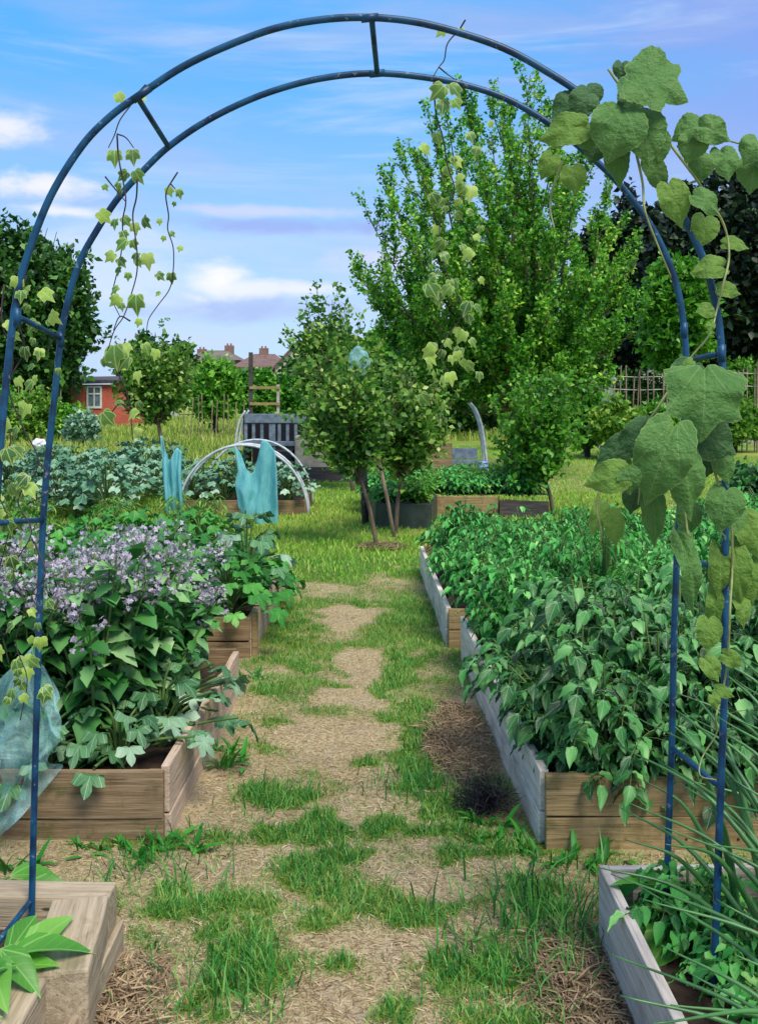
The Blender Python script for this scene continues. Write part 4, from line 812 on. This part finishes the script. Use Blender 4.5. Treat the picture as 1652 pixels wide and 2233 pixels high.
# ---------------------------------------------------------------- small hoop tunnel with netting
Yh = 13.1; k = Yh/F; hx0, hx1 = (388-CX)*k, (672-CX)*k; cxh = (hx0+hx1)/2; rh = (hx1-hx0)/2; zh = EYE+(HY-970)*k
tn = thing('hoop_tunnel', 'small wooden bed under pale plastic hoops left of the lawn path', 'tunnel', (cxh, Yh, 0))
for dy in (0, .28, 1.45):
    rr = rh*(1-.03*dy); MB().tube([(-rr*math.cos(a), dy, max(0, zh*math.sin(a))) for a in np.linspace(0, math.pi, 28)], .017, 8).build('hoop', M['white_pipe'], tn, smooth=True)
for (p, q) in [((-rh*.93, .1), (rh*.93, .1)), ((rh*.93, .13), (rh*.93, 1.6)), ((-rh*.93, .13), (-rh*.93, 1.6)), ((-rh*.93, 1.63), (rh*.93, 1.63))]: plank('board', tn, p, q, 0, .2, .03, M['wood_brown'], warp=.002)
soil_sheet(tn, -rh*.9, .13, rh*.9, 1.6, .1)
def netting(name, label, outline, Yd, seed, mat='net', nx=18, nz=30, amp=.035, loc=(0, 0, 0)):
    """outline: left edge pts, right edge pts as lists of (px,py) from top to bottom; hung cloth with folds"""
    Lp, Rp, top = outline; rr = random.Random(seed); ph = rr.random()*6
    V = []; Fc = []
    for j in range(nz+1):
        v = j/nz
        for i in range(nx+1):
            u = i/nx; lt = np.array([np.interp(v, [a[0] for a in Lp], [a[1] for a in Lp]), 0]); rt = np.interp(v, [a[0] for a in Rp], [a[1] for a in Rp])
            px = lt[0]*(1-u)+rt*u; ty = np.interp(u, [a[0] for a in top], [a[1] for a in top]); by = np.interp(u, [0, 1], top_b[name_key])
            p = pt(px, ty*(1-v)+by*v, Yd)
            V.append((p[0], Yd+amp*math.sin(u*17+ph+v*2)+amp*.6*math.sin(u*7-v*5+ph)+.10*v*(u-.5)+.03, p[2]))
    for j in range(nz):
        for i in range(nx): a = j*(nx+1)+i; Fc.append((a, a+1, a+nx+2, a+nx+1))
    o = MB().add(V, Fc).build(name, M[mat], smooth=True); m = o.modifiers.new('thick', 'SOLIDIFY'); m.thickness = .004
    return tag(o, label, 'netting')
top_b = {'a': (1120, 1140), 'b': (1110, 1175)}
name_key = 'a'; netting('garden_netting', 'narrow teal netting hanging at the left end of the small hoops', ([(0, 347), (.25, 352), (1, 362)], [(0, 396), (.3, 394), (1, 400)], [(0, 950), (.12, 952), (.4, 1005), (.55, 1000), (.75, 975), (1, 985)]), 12.3, 1)
name_key = 'b'; netting('garden_netting', 'wide teal netting draped in two points over the front of the small hoops', ([(0, 512), (.4, 519), (.6, 511), (1, 520)], [(0, 600), (.2, 604), (.7, 606), (1, 604)], [(0, 972), (.1, 985), (.28, 1022), (.42, 1036), (.56, 1000), (.68, 957), (.8, 962), (1, 985)]), 12.3, 2)
# pale teal netting slumped over the near end of the borage bed
def slump():
    bm = bmesh.new(); N_ = 46; vs = []
    Yb = 3.5
    for j in range(N_+1):
        row = []
        for i in range(N_+1):
            u, v = i/N_, j/N_; top = np.interp(u, [0, .3, .55, .72, .85, 1], [1545, 1505, 1440, 1425, 1470, 1550]); bot = np.interp(u, [0, .5, .8, 1], [1890, 1840, 1760, 1690])
            px = -110+u*226+16*math.sin(v*9+u*4); p = pt(px, top*(1-v)+bot*v, Yb)
            row.append(bm.verts.new((p[0], Yb+.05*math.sin(u*15+v*6)+.035*math.sin(v*17-u*9)+.05*fbm(u*9, v*9)+.10*(1-v)-.03*v, p[2])))
        vs.append(row)
    for j in range(N_):
        for i in range(N_):
            if fbm(i*.21+3, j*.13) < .75 or j < 3: bm.faces.new((vs[j][i], vs[j][i+1], vs[j+1][i+1], vs[j+1][i]))
    me = bpy.data.meshes.new('garden_netting'); bm.to_mesh(me); bm.free()
    for p in me.polygons: p.use_smooth = True
    o = link('garden_netting', me, M['net_pale']); tag(o, 'sheer pale teal netting bunched over the left end of the borage bed', 'netting')
slump()
# ---------------------------------------------------------------- compost bay, large hoops, low bed with planters
Yc = 18.6; k = Yc/F
cb = thing('compost_bay', 'grey slatted compost bay behind the small hoop tunnel', 'compost bin', B(600, Yc))
def X_(px): return (px-600)*k
def Z_(py, Yd=Yc): return EYE+(HY-py)*Yd/F
MB().box((X_(533), -.02, Z_(922)), (X_(668), .06, Z_(902))).build('top_rail', M['grey_paint'], cb, bevel=.006)
MB().box((X_(533), -.02, Z_(972)), (X_(668), .05, Z_(962))).build('bottom_rail', M['grey_paint'], cb, bevel=.006)
for px in (536, 553, 571, 590, 609, 627, 645, 662): MB().box((X_(px)-.03, .0, Z_(962) if px != 590 else 0), (X_(px)+(.09 if px == 590 else .03), .04, Z_(922)-.002)).build('slat', M['grey_paint'], cb, bevel=.004)
MB().box((X_(530), .05, 0), (X_(536), .9, Z_(905))).box((X_(664), .07, 0), (X_(670), .9, Z_(905))).box((X_(536)+.01, .88, 0), (X_(664)-.01, .93, Z_(915))).build('panel', M['net_shade_black'], cb)  # bay walls coloured black, painting in the shade behind the slats
MB().box((X_(590), -.05, Z_(1040)), (X_(640), .55, Z_(980))).build('shade_box', M['net_shade_black'], cb, bevel=.03)  # added black box that stands for the dark lower part of the bay
o = MB().box((X_(643), -.1, 0), (X_(712), .25, Z_(948))).build('stone_block', M['concrete'], bevel=.03); o.location = B(600, Yc-.25); tag(o, 'pale concrete slab standing right of the compost bay', 'slab')
lb = thing('timber_edge', 'long low dark timber edging in front of the compost bay', 'edging', B(600, Yc-.5)); plank('board', lb, (X_(600), 0), (X_(790), 0), 0, Z_(1018, Yc-.5), .06, M['wood_dark'])
for (px0, px1, top, base, lb_) in [(860, 900, 955, 1040, 'grey brown compost board stack left of the pale barrel'), (930, 985, 965, 1035, 'tan board panel in the low wall behind the planter bed'), (985, 1040, 975, 1035, 'bluish grey panel in the low wall behind the planter bed')]:
    mt = 'wood_brown' if px0 < 980 else 'grey_paint'; t_ = thing('board_stack', lb_, 'boards', B((px0+px1)/2, 17.8)); hw = (px1-px0)/2*17.8/F
    for q in range(3): zz = Z_(top, 17.8)/3; MB().box((-hw, -.03, q*zz+.01), (hw, .03, (q+1)*zz-.01)).build('board', M[mt], t_, bevel=.005)
bh = thing('polytunnel', 'large open tunnel of pale plastic hoops around the compost area', 'polytunnel', B(790, 18.2)); k2 = 18.2/F
for dy in (0, .5):
    pts_ = [((px-790)*k2, dy, Z_(py, 18.2)) for px, py in [(512, 1010), (514, 960), (522, 920), (535, 895)]]; MB().tube(spline(pts_, 6), .02, 8).build('hoop', M['white_pipe'], bh, smooth=True)
    pts_ = [((px-790)*k2, dy, Z_(py, 18.2)) for px, py in [(1062, 1035), (1058, 985), (1050, 930), (1038, 895), (1025, 878)]]; MB().tube(spline(pts_, 6), .024, 8).build('hoop', M['white_pipe'], bh, smooth=True)
MB().tube([(X_(1035)+0, .25, Z_(1033, 18.2)), (X_(1035), .25, Z_(985, 18.2))], .09, 12)
o = MB().tube([(0, 0, 0), (0, 0, .2), (0, 0, .42)], .085, 14).tube([(0, 0, .38), (0, 0, .405)], .095, 14).build('water_tub', M['blue_plastic'], smooth=True); o.location = (B(1052, 17.6)[0], 17.6, 0); tag(o, 'small pale blue plastic tub at the foot of the right hoop', 'tub')
pb_ = thing('planter_bed', 'low planter bed with dark panels and a tan plank full of strawberry leaves', 'planter', B(1005, 12.9)); 
def XX(px, y): return (px-CX)/F*y-B(1005, 12.9)[0]
def pan(name, px0, y0, px1, y1, top, mat):
    p0 = (XX(px0, y0), y0-12.9); p1 = (XX(px1, y1), y1-12.9); h = EYE+(HY-top)/F*(y0); return plank(name, pb_, p0, p1, -.02, h+.02, .03, M[mat], warp=.003)
pan('dark_panel', 822, 11.9, 938, 11.9, 1098, 'plastic_dark'); pan('dark_panel', 938, 11.93, 950, 13.0, 1098, 'plastic_dark')
pan('plank', 945, 13.1, 1085, 13.1, 1082, 'wood_tan'); pan('dark_panel', 1088, 13.0, 1195, 13.0, 1092, 'wood_dark'); pan('dark_panel', 822, 11.93, 800, 14.9, 1098, 'plastic_dark')
soil_sheet(pb_, XX(830, 12), -.9, XX(936, 12), .1, .3); soil_sheet(pb_, XX(835, 13.2), .2, XX(1190, 13.2), 2.0, .28)
scatter([potato('strawberry_plant', 'bushy low green plant filling the dark panelled planter bed', 'plant', 'plants in the planter bed', .34, .3, 12, 9, .07, 'tree_bright' if i else 'potato', 220+i, .25, T=T_ovate) for i in range(2)],
        [(x, y, .25) for x, y in [(-.05+.35*i, 13.35+.4*j) for i in range(7) for j in range(4)]]+[(.12, 12.2, .27), (.5, 12.25, .27), (.3, 12.6, .27)], .06, .8, 1.1)
# ---------------------------------------------------------------- climbing ivy on the arch
def strand(label, stems, leaves, Yd, name='ivy_strand', smat='vine', wst=.0022, jit=.06, seed=0, cat='ivy'):
    r = random.Random(seed); root = thing(name, label, cat, tuple(pt(*stems[0][0], Yd))); o0 = np.array(root.location)
    st = MB()
    for s in stems: P = spline([pt(x, y, Yd+r.uniform(-.02, .02)) for x, y in s], 5)-o0; st.tube(P, np.linspace(wst*1.1, wst*.6, len(P)), 5)
    st.build('stem', M[smat], root, smooth=True)
    gr = {}
    for (x, y, s, *kd) in leaves: gr.setdefault(kd[0] if kd else 'G', []).append((x, y, s))
    for kd, ls in gr.items():
        P = []; D = []; N = []; S = []
        for (x, y, s) in ls:
            a = r.uniform(-.9, .9); c_ = pt(x, y, Yd+r.uniform(-jit, jit))-o0; d = np.array((math.sin(a), r.uniform(-.3, .3), -math.cos(a))); sz = s/F*Yd
            P.append(c_-d*sz*.5); D.append(d); N.append((r.uniform(-.8, .8), -1, r.uniform(-.3, .9))); S.append(sz*1.1)
        batch('foliage', T_ivy_, P, D, N, S, M['ivy_pale' if kd == 'Y' else 'ivy'], root)
    return root
strand('ivy strand hanging from the upper left bend of the arch', [[(318,185),(300,205),(285,230),(262,262),(250,295),(237,322)],[(255,292),(275,300),(292,322)],[(256,295),(258,330),(262,360),(270,400),(275,440),(268,480),(268,520),(262,570),(252,610),(245,650),(262,690)],[(300,390),(298,430),(290,470),(296,520),(300,560),(298,600),(284,650),(270,690),(250,720),(235,765)],[(230,385),(250,410),(275,440)],[(285,700),(262,690),(248,720)]],
  [(262,213,32,'Y'),(306,216,34,'Y'),(250,342,44),(290,340,40),(268,383,34),(301,384,38),(230,408,20),(258,405,20),(228,472,40,'Y'),(250,487,28),(276,482,30),(318,485,36),(295,498,30,'Y'),(271,512,28),(265,532,38),(292,532,28),(240,560,32,'Y'),(322,568,42,'Y'),(348,483,18,'Y'),(258,590,24),(280,602,22),(250,632,28),(252,656,34,'Y'),(266,668,24),(297,662,50),(303,703,22,'Y'),(296,560,28),(266,572,28),(302,572,24),(260,418,18)], 2.62, seed=1)
strand('short wispy ivy strand just inside the upper left bend', [[(388,375),(372,400),(365,412),(362,430),(368,470),(366,500),(378,540),(378,590),(370,630),(345,665),(325,695),(320,722)],[(372,400),(385,415)]],
  [(370,418,26,'Y'),(392,422,26),(376,510,18),(393,542,18,'Y'),(350,602,26),(374,606,28),(357,520,16,'Y'),(380,445,14),(345,640,16,'Y')], 2.8, seed=2)
_r3 = random.Random(33); _x = []
for _i in range(34):
    _y = _r3.uniform(290, 840); _x.append((_r3.gauss(985, 34), _y, _r3.uniform(18, 38), 'Y' if _r3.random() < .4 else 'G'))
strand('ivy strand hanging from the upper right of the arch over the upright tree', [[(1014,43),(1000,65),(975,95),(968,130),(955,148),(938,178)],[(958,148),(975,162),(990,172)],[(945,178),(950,250),(965,300),(975,360),(990,420),(960,480),(962,560),(985,620),(1008,680),(970,740),(960,780),(985,822)]],
  [(962,68,32,'Y'),(1008,71,34,'Y'),(955,200,50),(992,195,46),(965,232,40),(995,225,34),(928,325,34,'Y'),(996,352,32,'Y'),(975,372,30),(1025,420,42,'Y'),(950,503,30,'Y'),(1070,272,20,'Y'),(942,632,46),(985,622,42),(1042,672,30),(1050,612,22,'Y'),(1005,733,36,'Y'),(976,748,30,'Y'),(935,766,40,'Y'),(962,772,24),(998,776,26,'Y'),(1012,792,24,'Y'),(982,824,34,'Y'),(1015,670,40),(960,440,30),(1000,470,26),(970,560,30),(1000,390,30,'Y'),(1045,500,20),(925,870,36),(1045,820,26),(1010,540,24)]+_x, 2.62, seed=3)

r_ = random.Random(4); lv = []
for i in range(66):
    y = r_.uniform(600, 1560); lv.append((r_.gauss(45+25*math.sin(y/90), 32), y, r_.uniform(18, 42), 'Y' if r_.random() < .45 else 'G'))
strand('long ivy curtain climbing the left post of the arch', [[(60,600),(35,680),(55,760),(20,840),(50,930),(85,1010),(40,1090),(70,1160),(30,1240),(55,1320),(35,1400),(60,1480),(45,1570)],[(10,620),(5,700),(30,790),(0,880),(25,960),(-10,1050),(20,1140),(0,1240)],[(60,1100),(120,1060),(90,1010)],[(75,1180),(100,1250),(70,1300),(110,1350)]], lv, 2.6, seed=4, jit=.12)
lv = [(235,912,46),(290,902,34,'Y'),(300,942,24,'Y'),(250,775,60),(340,772,30,'Y'),(275,760,36,'Y'),(305,885,26),(270,790,44),(300,820,28,'Y'),(262,880,24),(320,760,30),(230,790,30)]
strand('loose reddish ivy spray below the left strand', [[(235,765),(250,800),(275,850),(285,900),(290,960)],[(285,900),(262,880),(240,905)],[(285,900),(300,880)]], lv, 2.75, seed=5)
# big leaved vine: every large leaf is its own part
def vine(label, stems, leaves, Yd, seed, group=None):
    r = random.Random(seed); root = thing('large_leaf_vine', label, 'climbing vine', tuple(pt(*stems[0][0], Yd))); o0 = np.array(root.location)
    st = MB()
    for s in stems: P = spline([pt(x, y, Yd+r.uniform(-.02, .03)) for x, y in s], 5)-o0; st.tube(P, np.linspace(.0036, .0017, len(P)), 6)
    st.build('stem', M['vine_green'], root, smooth=True)
    for i, (x, y, ln, wd, ang, kd, *z) in enumerate(leaves):       # centre, length, width, tip direction (deg, 0 = down, + = right)
        a = R(ang); ln *= 1.03; wd *= 1.08; sz = ln/F*Yd; dy = z[0] if z else r.uniform(-.05, .05); c_ = pt(x, y, Yd+dy)-o0; d = np.array((math.sin(a), r.uniform(-.25, .1), -math.cos(a)))
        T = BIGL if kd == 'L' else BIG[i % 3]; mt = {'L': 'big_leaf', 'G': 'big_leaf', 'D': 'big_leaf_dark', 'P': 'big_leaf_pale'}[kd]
        batch('leaf', T, [c_-d*sz*.48], [d], [(r.uniform(-.25, .25), -1, r.uniform(.05, .45))], sz, M[mt], root, wid=wd/ln*1.08)
    return root
vine('large-leaved vine clump on the upper right bend of the arch', [[(1325,150),(1350,185),(1390,215),(1400,240),(1380,300),(1330,300),(1270,260)],[(1390,215),(1420,200),(1440,170)],[(1225,350),(1205,410),(1198,450),(1208,500)],[(1385,330),(1400,400),(1405,460),(1435,540),(1462,605)]],
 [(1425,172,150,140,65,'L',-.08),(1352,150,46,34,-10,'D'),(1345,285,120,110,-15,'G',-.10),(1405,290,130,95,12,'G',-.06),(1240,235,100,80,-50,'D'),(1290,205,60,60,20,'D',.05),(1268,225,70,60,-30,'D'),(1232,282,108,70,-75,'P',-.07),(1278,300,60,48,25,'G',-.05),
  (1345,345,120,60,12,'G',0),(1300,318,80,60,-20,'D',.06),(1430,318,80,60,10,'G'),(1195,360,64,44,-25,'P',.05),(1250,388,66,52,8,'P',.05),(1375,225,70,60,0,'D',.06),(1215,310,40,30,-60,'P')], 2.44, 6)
vine('large-leaved vine trailing out past the right side of the arch', [[(1450,300),(1475,335),(1520,395),(1555,450),(1580,500),(1588,560),(1575,620),(1560,680),(1545,730),(1500,785),(1460,850),(1425,905),(1400,980)],[(1475,320),(1530,300),(1600,310),(1650,330)],[(1515,395),(1498,400)]],
 [(1503,282,78,74,-70,'G'),(1555,285,78,60,60,'G',-.05),(1508,318,70,60,-20,'G'),(1528,362,70,56,-4,'G'),(1582,352,78,58,10,'G'),(1640,325,66,60,-30,'G'),(1640,378,80,66,-6,'G'),(1680,350,80,70,30,'G'),(1432,380,90,46,28,'G',.03),(1472,440,104,62,18,'P',-.03),(1542,440,76,50,50,'G'),(1535,500,78,60,-12,'P'),(1603,530,60,34,80,'P'),(1548,582,80,52,-78,'P'),(1590,632,58,34,78,'P'),(1543,678,42,30,60,'P'),(1548,712,24,18,-10,'P'),(1500,790,30,20,-60,'P')], 2.45, 7)
vine('large-leaved vine clump half way down the right side of the arch', [[(1500,785),(1470,830),(1425,900),(1405,930),(1400,1000),(1390,1100)],[(1500,970),(1470,1030)],[(1500,970),(1530,940)],[(1305,1070),(1300,1110),(1310,1160),(1305,1200)]],
 [(1535,865,165,150,-6,'L',-.10),(1488,835,120,70,-25,'D',.0),(1555,960,110,90,60,'D',-.04),(1440,1005,190,110,-18,'G',-.12),(1495,1040,170,80,10,'G',-.09),(1380,960,120,60,-40,'D'),(1340,985,110,56,-50,'D',.03),(1325,1042,96,66,-72,'P',-.10),(1372,1048,60,50,10,'G',-.10),(1362,1010,44,36,60,'P'),(1305,1128,80,42,-20,'P',.03),(1340,1150,86,46,12,'P',.03),(1425,1120,150,52,8,'G',.0),(1380,1085,70,50,-10,'D',.04),(1578,1005,110,52,16,'G',.0),(1405,1060,60,50,20,'D',.05),(1425,930,60,40,10,'D',.06),(1545,1010,60,44,-10,'D',.05)], 2.44, 8)
vine('vine tail with hanging leaves low on the right arch post', [[(1540,960),(1560,1040),(1590,1130),(1595,1230),(1590,1330),(1585,1440),(1575,1500),(1560,1560),(1560,1600),(1530,1650),(1525,1690),(1560,1700)],[(1490,1100),(1500,1180),(1510,1250)]],
 [(1578,1108,100,76,-12,'G'),(1610,1165,110,70,16,'G'),(1570,1240,120,50,-6,'P'),(1607,1250,140,60,6,'P'),(1505,1245,190,48,8,'G'),(1558,1330,140,40,-6,'P'),(1545,1382,76,52,-6,'P'),(1640,1165,110,70,20,'P',.04),(1648,1265,120,60,0,'P',.04),(1500,1130,80,50,-14,'G',.04),(1552,1458,58,40,28,'P'),(1597,1438,54,34,60,'P'),(1578,1508,46,26,70,'P'),(1558,1530,34,24,20,'P'),(1620,1330,80,40,10,'P',.04)], 2.46, 9)
